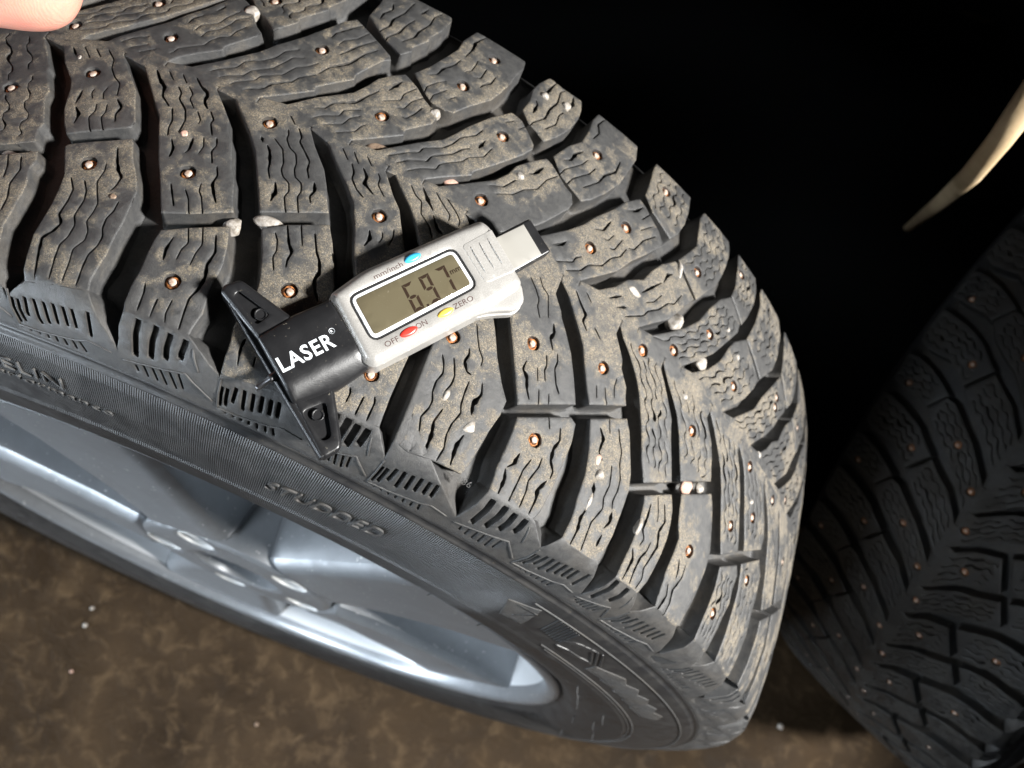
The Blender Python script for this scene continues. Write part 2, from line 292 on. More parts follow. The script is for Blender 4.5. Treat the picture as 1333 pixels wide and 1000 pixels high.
NO={-1:[(-4331,-606.5),(-3996,-540.8),(-3788,-502.1),(-3728,-541.5),(-3739,-569.9),(-3663,-632.1),(-3645,-667.4),(-3618,-751.1),(-3615,-787.1),(-3579,-827.2),(-3514,-880.4),(-3473,-933),(-4136,-937.8),(-4138,-844.5),(-4196,-716.5)],
0:[(-3581,-440.6),(-3080,-334.7),(-2945,-412.9),(-2816,-466.1),(-2728,-518.7),(-2667,-637.7),(-2660,-691.6),(-2630,-759.4),(-2635,-850.7),(-2604,-884.6),(-3197,-934.4),(-3228,-897.7),(-3269,-853.4),(-3317,-781.5),(-3341,-668.1),(-3368,-609.3),(-3419,-550.5),(-3591,-453)],
1:[(-2340,-610),(-2147,-565),(-1837,-500),(-1814,-514.6),(-1736,-580.3),(-1691,-634.2),(-1682,-684.7),(-1661,-746.2),(-1619,-808.5),(-1635,-866.6),(-1632,-888),(-1734,-888.7),(-2005,-889.4),(-2246,-900.5),(-2274,-877.7),(-2295,-820.3),(-2295,-763.5),(-2328,-697.1),(-2343,-650.8)],
2:[(-1576,-457.8),(-1386,-402.5),(-1059,-331.3),(-946,-389.4),(-811,-473.8),(-717,-534.6),(-667,-603.1),(-639,-718.6),(-626,-832),(-613,-925.4),(-938,-944.7),(-1247,-964.8),(-1262,-917.8),(-1281,-865.9),(-1324,-807.1),(-1333,-742.1),(-1306,-680.5),(-1341,-626.6),(-1447,-540.1)],
3:[(-488,-527.7),(-65,-435.7),(77,-509),(186,-619),(196,-690.2),(212,-782.2),(238,-851.4),(253,-883.2),(-45,-892.9),(-367,-913.6),(-387,-858.3),(-414,-778.1),(-423,-690.9),(-428,-616.2)],
4:[(140,-436.4),(719,-302.9),(842,-370.7),(982,-456.5),(1144,-535.3),(1263,-580.3),(1265,-636.3),(1232,-704.8),(1213,-781.5),(1203,-842.4),(1170,-889.4),(1080,-889.4),(847,-897.7),(605,-915.7),(484,-908.8),(491,-861.1),(467,-796.7),(438,-731),(417,-657),(396,-593.4),(336,-542.9),(238,-490.4)],
5:[(1439,-610),(2001,-491.7),(2084,-503.5),(2125,-574),(2130,-637),(2128,-700.6),(2127,-756.6),(2124,-806.4),(2126,-855.5),(2103,-890.1),(2016,-888),(1749,-885.3),(1507,-879.7),(1467,-809.9),(1459,-769.8),(1463,-720),(1454,-660.5)],
6:[(2225,-450.2),(2677,-351.3),(2761,-385.9),(2865,-450.2),(2994,-529.1),(3055,-597.6),(3073,-672.9),(3081,-764.9),(3077,-836.2),(3064,-886.6),(2938,-899.1),(2576,-897),(2503,-888),(2497,-818.2),(2453,-738.6),(2436,-652.9),(2369,-569.2)],
7:[(3298,-567.1),(3700,-485.5),(3798,-536),(3842,-583),(3882,-650.8),(3879,-718.6),(3860,-785),(3855,-843.1),(3797,-903.2),(3695,-899.1),(3469,-901.2),(3387,-888.7),(3376,-793.3),(3380,-733.8),(3363,-658.4),(3331,-597.6)],
8:[(3862,-453.7),(4406,-343.7),(4498,-389.4),(4643,-479.3),(4745,-555.4),(4781,-645.3),(4769,-735.2),(4743,-809.2),(4727,-874.9),(4714,-911.5),(4446,-915),(4158,-901.2),(4109,-834.8),(4069,-767),(4082,-677.1),(4074,-610),(3987,-570.6),(3907,-501.4)],
9:[(5076,-572),(5490,-495.9),(5581,-533.9),(5570,-602.4),(5620,-661.9),(5561,-743.5),(5550,-796),(5546,-870.7),(5540,-911.5),(5154,-905.3),(5144,-854.8),(5115,-787.1),(5128,-735.9),(5128,-657)],
10:[(5606,-469.6),(6141,-362.4),(6332,-415.7),(6415,-521.5),(6411,-600.3),(6496,-689.5),(6477,-783.6),(6495,-859.7),(6486,-912.2),(5891,-908.8),(5868,-863.8),(5832,-808.5),(5801,-724.1),(5768,-639.7),(5733,-569.9)]}
FI={0:[(-4021,30.4),(-3956,72.6),(-3770,148.7),(-3628,210.9),(-3523,280.1),(-3403,343),(-3297,417),(-3236,475.1),(-3061,439.9),(-2944,394.9),(-2842,345.8),(-2738,318.8),(-2750,291.2),(-2945,186.7),(-2937,166),(-3124,110.7),(-3266,61.6)],
1:[(-3081,42.9),(-2845,129.3),(-2626,222),(-2519,289.8),(-2320,395.6),(-2203,479.3),(-2092,558.8),(-2001,594.8),(-1892,575.4),(-1684,535.3),(-1470,490.4),(-1434,468.9),(-1503,444),(-1644,317.4),(-1636,291.2),(-1913,175.7),(-1896,157.7),(-2128,81.6)],
2:[(-2046,48.4),(-1847,134.2),(-1753,165.3),(-1565,230.3),(-1479,299.5),(-1436,348.6),(-1333,395.6),(-1221,437.8),(-1164,429.5),(-1031,402.5),(-916,368.6),(-808,347.9),(-714,346.5),(-692,320.2),(-710,273.9),(-907,184.7),(-899,157),(-1151,74.7)],
3:[(-1051,38),(-902,96.8),(-736,161.1),(-533,233.8),(-450,289.1),(-362,359.6),(-190,468.9),(-17,554),(45,554),(134,547.1),(255,510.4),(370,468.9),(384,444),(316,390.1),(148,295.3),(-84,176.4),(-87,154.9),(-317,84.4)],
4:[(-327,33.2),(-92,112),(152,195.7),(256,260),(295,316.1),(412,377.6),(573,446.1),(655,438.5),(783,407.4),(900,379),(1011,367.2),(1065,325.1),(1047,289.1),(865,168.8),(788,126.6),(616,55.3)],
5:[(661,15.9),(925,115.5),(1132,197.8),(1279,269.7),(1387,345.1),(1576,448.2),(1699,534.6),(1874,605.2),(1981,590.6),(2133,556.7),(2267,531.8),(2374,489),(2340,446.1),(2175,356.2),(2019,276),(1887,184),(1653,91.3)],
6:[(1747,48.4),(1936,115.5),(2059,186),(2262,242.1),(2348,318.8),(2452,383.8),(2649,460.6),(2747,453),(2871,416.3),(3011,384.5),(3109,367.9),(2968,284.3),(2809,173.6),(2583,93.4)],
7:[(2635,46.3),(2888,128.6),(3084,200.6),(3284,293.2),(3441,416.3),(3590,505.6),(3804,581.6),(3954,553.3),(4117,513.9),(4105,450.2),(3877,320.9),(3709,224.8),(3465,124.5)],
8:[(3419,47.7),(3673,127.3),(3864,222),(3987,332),(4075,386.6),(4337,471),(4520,427.4),(4713,385.9),(4829,356.2),(4771,292.6),(4589,190.9),(4362,98.9)],
9:[(4428,47.7),(4882,199.9),(5035,302.9),(5218,397.7),(5546,554.7),(5781,521.5),(5926,469.6),(5895,419.1),(5719,341),(5582,255.2),(5375,164.6)]}
FO={0:[(-3215,520.1),(-2994,438.5),(-2776,390.8),(-2649,353.4),(-2488,444),(-2510,466.1),(-2319,576.1),(-2336,594.8),(-2228,695.1),(-2134,806.4),(-2415,935.7),(-2785,719.3),(-3069,593.4)],
1:[(-1928,653.6),(-1919,744.2),(-1956,861.1),(-1779,916.4),(-1584,903.9),(-1450,902.6),(-1314,906.7),(-1160,906),(-1134,872.8),(-1154,773.2),(-1221,702),(-1210,675.7),(-1317,594.1),(-1302,566.4),(-1379,522.2),(-1614,560.9),(-1742,595.5)],
2:[(-1148,469.6),(-1046,542.2),(-960,634.9),(-892,716.5),(-891,790.5),(-819,908.8),(-693,910.2),(-558,910.9),(-418,912.2),(-285,910.9),(-139,907.4),(-118,842.4),(-161,764.2),(-178,695.1),(-243,594.8),(-279,551.9),(-452,457.8),(-572,377.6),(-655,367.9),(-826,370.7),(-959,403.9)],
3:[(84,607.2),(109,681.9),(86,753.2),(121,816.8),(219,910.9),(321,901.9),(454,896.3),(580,901.2),(708,906),(741,834.8),(739,764.9),(678,661.2),(573,578.2),(460,517.3),(327,543.6),(209,556.1)],
4:[(636,480.7),(749,581),(887,658.4),(918,734.5),(923,831.3),(975,907.4),(1094,915),(1272,907.4),(1435,905.3),(1645,909.5),(1665,809.9),(1598,692.3),(1527,585.8),(1395,486.2),(1257,405.3),(1149,363.8),(954,390.1),(800,412.2)],
5:[(1935,651.5),(1949,729),(1954,819.6),(2000,912.2),(2216,906),(2373,906.7),(2529,910.2),(2698,908.8),(2678,787.1),(2655,695.8),(2575,603.8),(2474,543.6),(2293,568.5),(2101,594.8)],
6:[(2691,482.7),(2835,574),(2947,648.7),(2927,733.8),(2923,830.6),(3021,912.9),(3226,911.5),(3421,910.9),(3626,913.6),(3642,838.9),(3596,722),(3532,632.1),(3446,543.6),(3294,466.1),(3148,378.3),(2922,430.9)],
7:[(3815,594.1),(3876,667.4),(3868,755.9),(3904,905.3),(4140,915.7),(4428,910.9),(4457,835.5),(4389,699.2),(4264,583.7),(4163,512.5),(3995,555.4)],
8:[(4353,480),(4508,623.8),(4596,749.7),(4595,845.8),(4677,911.5),(4974,913.6),(5369,907.4),(5411,807.1),(5361,650.1),(5230,518),(4888,375.5),(4615,433.6)],
9:[(5590,585.8),(5616,737.9),(5633,849.3),(5723,913.6),(6160,912.9),(6508,900.5),(6389,762.2),(6339,657),(6180,538.8),(6016,471),(5814,529.1)]}
NT={-1:(-5660,-2.0),0:(-4659,-29.7),1:(-3758,-9.7),2:(-2717,-15.2),3:(-1714,-8.3),4:(-867,-24.9),5:(40,-14.5),6:(1281,-23.5),7:(2164,-23.5),8:(2911,-22.1),9:(3925,-35.3),10:(4725,-33.2),11:(5673,-50.5)}
FT={0:(-4270,9),1:(-3317,25.6),2:(-2309,28.4),3:(-1310,27),4:(-489,27),5:(455,0),6:(1495,29),7:(2412,28.4),8:(3214,29),9:(4181,23.5),10:(5011,33.2)}
GE={0:(-3405,-1016.7),1:(-2255,-1055.4),2:(-1248,-975.9),3:(-260,-1009.8),4:(448,-968.9),5:(1455,-1059.5),6:(2395,-971.7),7:(3349,-1069.9),8:(3979,-986.2),9:(5172,-1088.6),10:(5721,-1001.5),11:(7057,-1103.1)}
STUDS=[(-3896,-129.3),(-3286,-482.1),(-2443,-378.3),(-1999,-753.9),(-2080,-58.1),(-1061,-614.8),(-694,-208.2),(-42,-740.7),(483,-478.6),(1275,-329.2),(1722,-646.7),(2149,-236.5),(-4527,-289.8),(-3488,140.4),(-2101,360.3),(-1191,193),(-630,539.5),(19,412.2),(123,80.2),(-474,783.6),(1129,652.2),(1810,409.4),(1461,193.7),(2231,778.1),(3061,518.7),(2577,-47),(3019,64.3),(3705,-182.6),(4339,-625.2),(3549,290.5),(4277,184),(3987,787.7),(5301,-755.9),(5031,-383.2),(5574,-241.4),(5131,-60.9),(5922,-502.8),(-2870,512.5),(5529,426.7),(5474,164.6),(5531,366.6),(6805,-404.6),(7376,-235.8),(6702,515.9),(8047,486.2)]
SLA=[[(-0.097, -942.7), (-0.075, -1136.3)], [(0.015, -1002.1), (-0.015, -1096.2)], [(0.076, -998.0), (0.061, -1092.7)], [(0.156, -993.2), (0.154, -1074.1)], [(0.24, -986.9), (0.273, -1089.3)], [(0.332, -983.5), (0.364, -1070.6)], [(0.422, -975.2), (0.45, -1054.0)], [(0.513, -971.7), (0.544, -1045.0)], [(0.594, -966.2), (0.628, -1039.5)], [(0.738, -951.7), (0.762, -1050.6)], [(0.879, -948.9), (0.899, -1067.8)], [(0.044, -1137.7), (0.044, -1152.2)], [(0.122, -1134.2), (0.123, -1156.4)], [(0.201, -1130.1), (0.21, -1157.8)], [(0.291, -1128.7), (0.296, -1159.1)], [(0.377, -1129.4), (0.383, -1159.8)], [(0.462, -1122.5), (0.477, -1158.4)], [(0.551, -1113.5), (0.571, -1156.4)], [(0.623, -1103.8), (0.665, -1153.6)]]
SLB=[[(0.16, -907.4), (0.18, -1053.3)], [(0.329, -904.6), (0.33, -1034.6)], [(0.467, -908.8), (0.471, -1012.5)], [(0.615, -906.7), (0.609, -984.2)], [(0.166, -1102.4), (0.188, -1133.5)], [(0.252, -1086.5), (0.289, -1143.2)], [(0.345, -1078.2), (0.39, -1142.5)], [(0.424, -1064.4), (0.488, -1143.9)], [(0.52, -1052.6), (0.591, -1142.5)], [(0.613, -1040.9), (0.663, -1123.9)]]
STONES=[(-4129,-81.6),(-2888,-565.7),(-2695,-242.8),(-1836,-480),(-1555,-420.5),(-4046,-536.7),(-3901,-503.5),(-2982,408.1),(-1047,67.8),(-223,97.5),(-733,332),(678,-677.1),(1037,-735.2),(728,-760.1),(2511,-569.9),(2591,-616.2),(2612,-721.3),(3961,-398.4),(4239,-350.6),(2956,204),(3578,132.1),(2747,434.3),(2204,159.1),(389,285.6),(249,753.9),(547,787.1),(5313,43.6),(3385,-687.5),(5390,-195.7),(3406,-78.2),(4205,327.1),(3874,400.4)]
SIPES=[(0.5,[(-3940,-6.9),(-3810,-43.6),(-3763,-83.7),(-3664,-118.3),(-3573,-136.9),(-3505,-191.6)]),
(0.9,[(-3483,-204),(-3390,-228.2),(-3388,-266.3),(-3342,-296.7)]),
(0.8,[(-4288,-42.2),(-4184,-76.1)]),
(0.9,[(-3843,-215.8),(-3819,-255.9),(-3805,-277.3)]),
(1.1,[(-3782,-289.1),(-3699,-315.4),(-3672,-356.2)]),
(0.4,[(-4186,-24.2),(-4037,-69.2)]),
(0.4,[(-4066,-16.6),(-3946,-51.2)]),
(0.4,[(-3747,-193.7),(-3745,-213.7),(-3693,-237.2)]),
(0.4,[(-3647,-169.4),(-3645,-197.8),(-3595,-225.5)]),
(0.45,[(-3622,-249.7),(-3580,-281.5),(-3592,-314),(-3510,-354.1),(-3432,-378.3)]),
(0.45,[(-3529,-238.6),(-3483,-273.9),(-3489,-297.4),(-3402,-336.8),(-3325,-361)]),
(1.2,[(-3358,-25.6),(-3259,-62.9),(-3171,-85.1),(-3126,-125.9),(-2996,-159.1)]),
(0.6,[(-2961,-160.5),(-2880,-208.9),(-2863,-243.4),(-2821,-273.9)]),
(0.9,[(-2771,-279.4),(-2703,-311.2),(-2678,-350.6)]),
(0.4,[(-3242,-13.1),(-3137,-45.6)]),
(0.7,[(-3056,-63.6),(-2988,-84.4),(-2966,-112.7),(-2844,-146.6),(-2775,-188.8),(-2754,-246.2)]),
(0.4,[(-3103,-5.5),(-3007,-38)]),
(0.4,[(-2967,-47),(-2883,-72.6),(-2878,-96.1),(-2786,-127.3)]),
(0.4,[(-2735,-133.5),(-2651,-165.3),(-2645,-183.3)]),
(1.2,[(-2960,0.7),(-2864,-27.7),(-2773,-42.9),(-2738,-85.8),(-2663,-111.3)]),
(0.6,[(-2629,-112.7),(-2551,-141.1),(-2552,-161.1),(-2464,-206.1)]),
(0.6,[(-2414,-207.5),(-2369,-235.8),(-2380,-264.2),(-2304,-308.5)]),
(0.4,[(-3895,45),(-3810,86.5),(-3685,111.3)]),
(0.4,[(-3781,31.1),(-3622,75.4)]),
(0.4,[(-3654,24.9),(-3518,66.4)]),
(0.7,[(-2515,-440.6),(-2436,-480),(-2366,-513.9)]),
(0.4,[(-2368,-440.6),(-2294,-467.5),(-2229,-508.3),(-2163,-535.3)]),
(0.4,[(-2275,-396.3),(-2252,-426),(-2201,-443.3),(-2069,-518)]),
(0.9,[(-2250,-311.9),(-2193,-343.7),(-2192,-379.7),(-2122,-414.3),(-2056,-442.6)]),
(0.5,[(-2523,-224.8),(-2468,-259.4),(-2466,-296)]),
(1,[(-2604,-244.1),(-2566,-293.2),(-2580,-314)]),
(0.5,[(-1952,6.9),(-1861,-21.4)]),
(0.6,[(-1813,-27),(-1736,-57.4),(-1729,-79.5),(-1626,-111.3),(-1539,-138.3),(-1517,-171.5),(-1456,-203.3)]),
(0.9,[(-1393,-207.5),(-1344,-237.2),(-1359,-265.6),(-1318,-289.1)]),
(0.5,[(-1891,-52.6),(-1859,-69.2),(-1851,-91.3),(-1775,-121.7),(-1692,-134.2),(-1636,-168.1),(-1621,-195),(-1574,-222),(-1493,-233.8),(-1450,-264.2),(-1453,-289.8),(-1377,-337.5),(-1312,-365.9)]),
(0.5,[(-1955,-110.7),(-1822,-139.7),(-1740,-190.9),(-1725,-217.9),(-1676,-240.7),(-1591,-255.2),(-1547,-285.6),(-1560,-309.8),(-1495,-348.6),(-1415,-388)]),
(0.9,[(-2068,-127.3),(-2018,-148)]),
(0.8,[(-1971,-149.4),(-1917,-168.8),(-1849,-215.1),(-1828,-240),(-1767,-271.1)]),
(1.4,[(-1708,-273.2),(-1662,-299.5),(-1640,-351.3)]),
(0.9,[(-3149,-387.3),(-3084,-429.5),(-3014,-465.5),(-2938,-486.9),(-2932,-526.3),(-2948,-549.1)]),
(0.65,[(-2820,-574),(-2805,-610),(-2824,-644.6),(-2805,-678.5),(-2756,-707.5),(-2749,-742.8),(-2774,-776.7),(-2766,-815.4),(-2728,-886.6)]),
(0.5,[(-3143,-459.2),(-3109,-488.3),(-3106,-534.6),(-3042,-571.3),(-2974,-605.9),(-2962,-635.6),(-2964,-679.2),(-2902,-706.1),(-2877,-738.6),(-2923,-782.2),(-2891,-822.3),(-2859,-889.4)]),
(0.55,[(-3216,-545.7),(-3136,-579.6),(-3101,-613.5),(-3095,-675),(-3038,-703.4),(-3026,-749.7),(-3050,-783.6),(-3030,-825.8),(-2975,-898.4)]),
(1,[(-3344,-552.6),(-3250,-591.3),(-3231,-632.8),(-3227,-688.8),(-3156,-715.1),(-3181,-749),(-3232,-780.8),(-3198,-821.6),(-3102,-912.2)]),
(0.6,[(-3895,-540.8),(-3812,-587.2),(-3816,-646),(-3749,-694.4),(-3722,-746.9)]),
(0.6,[(-4024,-547.8),(-3944,-592),(-3907,-632.8)]),
(0.6,[(-4079,-595.5),(-4004,-651.5),(-3998,-713.7),(-3936,-762.2)]),
(1,[(-2205,-614.2),(-2210,-658.4),(-2173,-700.6)]),
(0.5,[(-2141,-564.4),(-2063,-613.5),(-2085,-642.5),(-2074,-682.6)]),
(0.5,[(-2037,-538.1),(-1949,-598.9),(-1957,-637.7),(-1943,-680.5)]),
(0.9,[(-1894,-546.4),(-1812,-604.5),(-1818,-655),(-1771,-695.1),(-1761,-735.2),(-1791,-781.5),(-1773,-823.7),(-1737,-886.6)]),
(0.5,[(-2030,-824.4),(-2021,-864.5)]),
(0.5,[(-1914,-807.8),(-1907,-856.9),(-1873,-883.9)]),
(0.8,[(-1392,-403.2),(-1291,-462.7),(-1223,-487.6),(-1222,-520.1),(-1198,-547.8)]),
(0.4,[(-1284,-380.4),(-1170,-450.9)]),
(0.5,[(-1450,-448.9),(-1395,-471),(-1349,-507),(-1349,-533.2),(-1278,-576.1)]),
(1,[(-1134,-385.9),(-1030,-447.5),(-963,-473.1),(-913,-507.6),(-919,-541.5),(-864,-574.7),(-788,-605.9)]),
(0.5,[(-899,-423.3),(-846,-454.4)]),
(0.8,[(-1184,-820.9),(-1180,-859),(-1134,-912.2)]),
(0.6,[(-1029,-860.4),(-1007,-894.9)]),
(0.6,[(-2196,-793.3),(-2167,-821.6),(-2139,-883.9)]),
(0.5,[(-2036,-825.8),(-2012,-885.3)]),
(0.5,[(-1345,-22.1),(-1235,-59.5)]),
(0.6,[(-1188,-63.6),(-1121,-94.8),(-1108,-122.4),(-1016,-154.2),(-917,-172.2)]),
(0.5,[(-1229,-14.5),(-1127,-53.3)]),
(1.2,[(-1069,-58.8),(-990,-86.5),(-984,-115.5),(-850,-141.1)]),
(0.4,[(-1096,-6.2),(-1006,-35.3)]),
(0.4,[(-919,-49.8),(-873,-65.7),(-861,-94.1),(-749,-127.9)]),
(1,[(-710,-276.6),(-664,-305),(-678,-343)]),
(0.4,[(-592,-260),(-563,-281.5),(-573,-305)]),
(0.5,[(-510,-226.8),(-480,-255.2),(-473,-292.6)]),
(0.4,[(-582,-24.9),(-490,-56),(-407,-66.4),(-355,-114.1),(-210,-145.9),(-139,-181.2)]),
(1.2,[(-461,-9.7),(-347,-51.2),(-262,-76.1)]),
(1,[(-241,-93.4),(-135,-135.6),(-63,-143.9)]),
(0.35,[(-324,1.4),(-218,-26.3),(-91,-56),(-76,-82.3)]),
(0.5,[(-213,6.9),(-37,-33.9),(27,-56),(38,-80.2)]),
(0.6,[(-931,38),(-813,82.3),(-777,95.4),(-671,123.8),(-659,150.1),(-489,196.4),(-413,241.4),(-374,287.7),(-243,339.6),(-205,382.5)]),
(0.65,[(-821,27),(-725,67.8),(-557,103.7),(-543,136.2),(-362,197.8),(-301,241.4),(-234,264.9)]),
(1.3,[(-155,287.7),(-128,341)]),
(0.5,[(-690,19.4),(-589,58.1),(-437,94.1),(-433,120.3),(-385,141.1),(-240,188.8),(-202,221.3),(-62,265.6),(-24,325.7)]),
(0.6,[(-159,-812.6),(-132,-829.9),(-129,-863.8)]),
(0.6,[(-7,-818.2),(-1,-885.3)]),
(0.7,[(80,-801.6),(107,-819.6),(119,-885.3)]),
(0.55,[(466,-556.7),(523,-585.8),(556,-616.2),(530,-652.2),(544,-692.3),(584,-720),(584,-749.7),(551,-786.4),(601,-828.5),(615,-907.4)]),
(0.7,[(581,-544.3),(631,-574.7),(671,-604.5),(678,-634.2),(654,-666.7),(678,-695.1)]),
(1.1,[(711,-724.8),(684,-778.1),(727,-822.3),(749,-895.6)]),
(0.9,[(679,-484.1),(709,-507),(694,-536),(762,-566.4),(817,-567.1)]),
(0.55,[(823,-591.3),(835,-644.6),(855,-683.3),(889,-706.8),(853,-756.6),(854,-797.4),(897,-841.7),(887,-890.1)]),
(0.5,[(640,-387.3),(712,-434.3),(773,-466.8),(856,-494.5),(865,-521.5)]),
(1.5,[(949,-570.6),(996,-611.4),(959,-656.3),(993,-692.3)]),
(1.3,[(1011,-767),(992,-812.6),(1031,-881.1)]),
(0.5,[(949,-94.1),(1058,-126.6),(1137,-158.4),(1148,-185.4),(1225,-224.1)]),
(0.35,[(1043,-69.9),(1122,-102.4),(1211,-117.6),(1265,-163.2),(1312,-203.3)]),
(1.2,[(1392,-208.9),(1445,-242.8),(1425,-269),(1503,-307.1)]),
(0.7,[(1566,-306.4),(1606,-338.9),(1603,-367.2),(1684,-417),(1762,-443.3)]),
(0.6,[(1459,-338.2),(1506,-375.5),(1502,-397),(1558,-431.6)]),
(1.1,[(1279,-403.9),(1278,-440.6),(1350,-457.8),(1405,-498),(1476,-528.4)]),
(0.3,[(1417,-402.5),(1479,-448.9)]),
(0.4,[(1529,-471),(1597,-528.4)]),
(0.4,[(1653,-464.1),(1704,-505.6)]),
(1,[(1487,-23.5),(1593,-58.1),(1708,-89.2),(1701,-121.7),(1788,-148)]),
(0.4,[(1615,1.4),(1715,-26.3)]),
(0.7,[(1860,-111.3),(1986,-140.4)]),
(0.4,[(2143,-316.8),(2202,-362.4)]),
(0.4,[(2254,-301.5),(2319,-343),(2372,-366.6)]),
(0.5,[(2363,-233.8),(2367,-276),(2416,-314.7)]),
(0.5,[(1757,-540.1),(1820,-581.6)]),
(1.1,[(1932,-551.9),(1983,-596.9),(1953,-634.2),(1979,-679.9),(2054,-708.9),(2058,-739.3)]),
(1.3,[(2032,-750.4),(1981,-796.7),(2013,-827.9),(2016,-888)]),
(1.2,[(1627,-718.6),(1615,-763.5),(1561,-786.4)]),
(1.2,[(1554,-793.3),(1600,-826.5),(1611,-884.6)]),
(0.65,[(1772,-714.4),(1735,-764.9),(1742,-812),(1749,-885.3)]),
(0.65,[(1875,-688.2),(1886,-722.7),(1840,-787.1),(1873,-823.7),(1887,-884.6)]),
(1.2,[(2386,-455.8),(2477,-486.9),(2480,-540.1),(2561,-563)]),
(1.3,[(2574,-651.5),(2633,-704.1)]),
(1.2,[(2614,-752.5),(2591,-794),(2627,-838.2),(2628,-903.9)]),
(0.4,[(2449,-397.7),(2530,-452.3)]),
(0.6,[(2707,-553.3),(2776,-625.2),(2764,-679.9),(2810,-715.8),(2740,-785.7),(2759,-832.7),(2783,-894.3)]),
(0.65,[(2615,-410.1),(2684,-450.2),(2762,-481.4),(2797,-528.4),(2882,-578.2),(2905,-626.6),(2895,-667.4),(2934,-699.2)]),
(1.4,[(2942,-704.1),(2969,-744.2),(2923,-777.4)]),
(1,[(2941,-800.2),(2942,-850.7)]),
(1,[(3432,-578.2),(3453,-634.9),(3457,-687.5),(3532,-713.7),(3500,-745.6)]),
(1.1,[(3419,-772.5),(3488,-806.4),(3489,-845.8),(3484,-894.9)]),
(0.5,[(3494,-532.5),(3581,-583.7),(3626,-623.1)]),
(0.8,[(3652,-705.4),(3637,-747.6),(3582,-782.9),(3583,-829.2),(3609,-893.6)]),
(1,[(3637,-539.5),(3743,-601.7),(3704,-649.4),(3772,-704.1),(3728,-764.9),(3700,-809.2),(3755,-846.5),(3727,-894.3)]),
(0.8,[(4213,-681.9),(4268,-726.9),(4278,-758.7)]),
(1.1,[(4182,-795.4),(4255,-838.2),(4213,-922.6)]),
(0.8,[(4363,-684),(4378,-735.9),(4305,-802.3),(4368,-854.1),(4365,-912.9)]),
(0.8,[(-3445,233.8),(-3442,269.7),(-3372,302.9)]),
(1.2,[(-3295,343.7),(-3251,383.2)]),
(0.45,[(-3334,210.2),(-3317,248.3),(-3182,284.9),(-3150,331.3),(-3077,387.3)]),
(0.45,[(-3226,188.1),(-3214,228.9),(-3112,264.2),(-3061,309.1),(-3051,336.8),(-2947,373.5)]),
(0.5,[(-3375,64.3),(-3347,78.2),(-3337,103),(-3242,129.3),(-3134,159.1),(-3116,190.2),(-3053,226.8),(-2973,243.4),(-2962,280.1),(-2904,322.3)]),
(0.6,[(-2900,51.9),(-2845,76.1),(-2702,114.1),(-2666,157.7),(-2516,194.3),(-2434,232.4),(-2398,278.7),(-2291,314)]),
(0.45,[(-2787,39.4),(-2734,58.8),(-2593,88.5),(-2552,127.9),(-2387,177.7),(-2325,228.9),(-2291,265.6),(-2189,284.9)]),
(0.5,[(-2645,29),(-2603,51.2),(-2461,90.6),(-2440,121),(-2266,164.6),(-2199,225.5),(-2114,251.1),(-2037,289.1)]),
(0.8,[(-2502,29),(-2335,74),(-2309,101.7),(-2145,152.2),(-2110,186.7),(-1983,231.7)]),
(1,[(-1975,237.9),(-1923,288.4),(-1768,356.9),(-1727,406.7)]),
(0.5,[(-2734,421.9),(-2657,479.3),(-2554,521.5),(-2511,555.4),(-2471,605.9)]),
(0.9,[(-2100,437.1),(-2091,476.5),(-2019,518),(-1904,577.5)]),
(0.5,[(-1986,419.8),(-1971,455.1),(-1862,495.9),(-1797,551.9)]),
(0.8,[(-1921,371.4),(-1868,404.6),(-1811,457.2),(-1685,529.8)]),
(0.9,[(-1906,302.2),(-1768,356.9),(-1730,395.6),(-1694,437.1),(-1612,486.2)]),
(0.9,[(-1805,660.5),(-1815,706.8),(-1755,751.1),(-1794,783.6)]),
(0.9,[(-1680,547.1),(-1725,589.3),(-1667,648.7),(-1688,697.1),(-1621,768.4),(-1613,866.6)]),
(0.8,[(-1596,539.5),(-1615,576.8),(-1537,635.6),(-1521,701.3),(-1482,751.1)]),
(1.2,[(-1472,810.6),(-1439,873.5)]),
(0.8,[(-1462,589.3),(-1368,653.6),(-1367,702),(-1309,770.5),(-1324,840.3),(-1277,892.9)]),
(0.9,[(-1802,84.4),(-1715,101),(-1670,141.8),(-1480,193.7),(-1416,251.1),(-1351,296)]),
(1.5,[(-1271,317.4),(-1244,353.4),(-1203,392.8)]),
(0.5,[(-1763,38),(-1688,69.2),(-1548,103),(-1540,134.9),(-1398,170.1)]),
(0.5,[(-1635,31.1),(-1475,74),(-1445,115.5),(-1370,142.5)]),
(0.4,[(-1491,24.2),(-1330,67.8),(-1308,103),(-1271,120.3)]),
(0.5,[(-1267,258.7),(-1111,305),(-1119,340.3),(-1034,397)]),
(0.5,[(-1108,260),(-1037,274.6),(-1008,324.4),(-920,372.1)]),
(0.7,[(-1022,233.8),(-969,234.5),(-913,276.6),(-879,323)]),
(1,[(-1011,495.2),(-931,524.9),(-910,573.3),(-828,621.1),(-798,666)]),
(1.3,[(-773,697.8),(-745,766.3),(-764,829.2),(-688,906)]),
(0.5,[(-942,390.1),(-958,434.3),(-882,482.7),(-811,511.8)]),
(0.5,[(-852,376.9),(-854,410.1),(-755,470.3)]),
(0.5,[(-696,428.1),(-631,462.7)]),
(0.45,[(-687,616.9),(-633,641.1),(-624,690.2),(-629,723.4)]),
(0.6,[(-583,612.8),(-501,629.4),(-493,700.6)]),
(0.8,[(-457,578.2),(-437,605.9),(-370,639.7),(-359,688.8)]),
(1.2,[(207,622.4),(214,685.4),(174,704.8)]),
(1.3,[(250,765.6),(271,825.8),(321,901.9)]),
(0.8,[(232,533.2),(253,575.4),(364,639),(369,706.1),(424,770.5),(410,856.9),(457,890.8)]),
(0.6,[(408,580.3),(511,646.7),(501,708.2),(538,743.5)]),
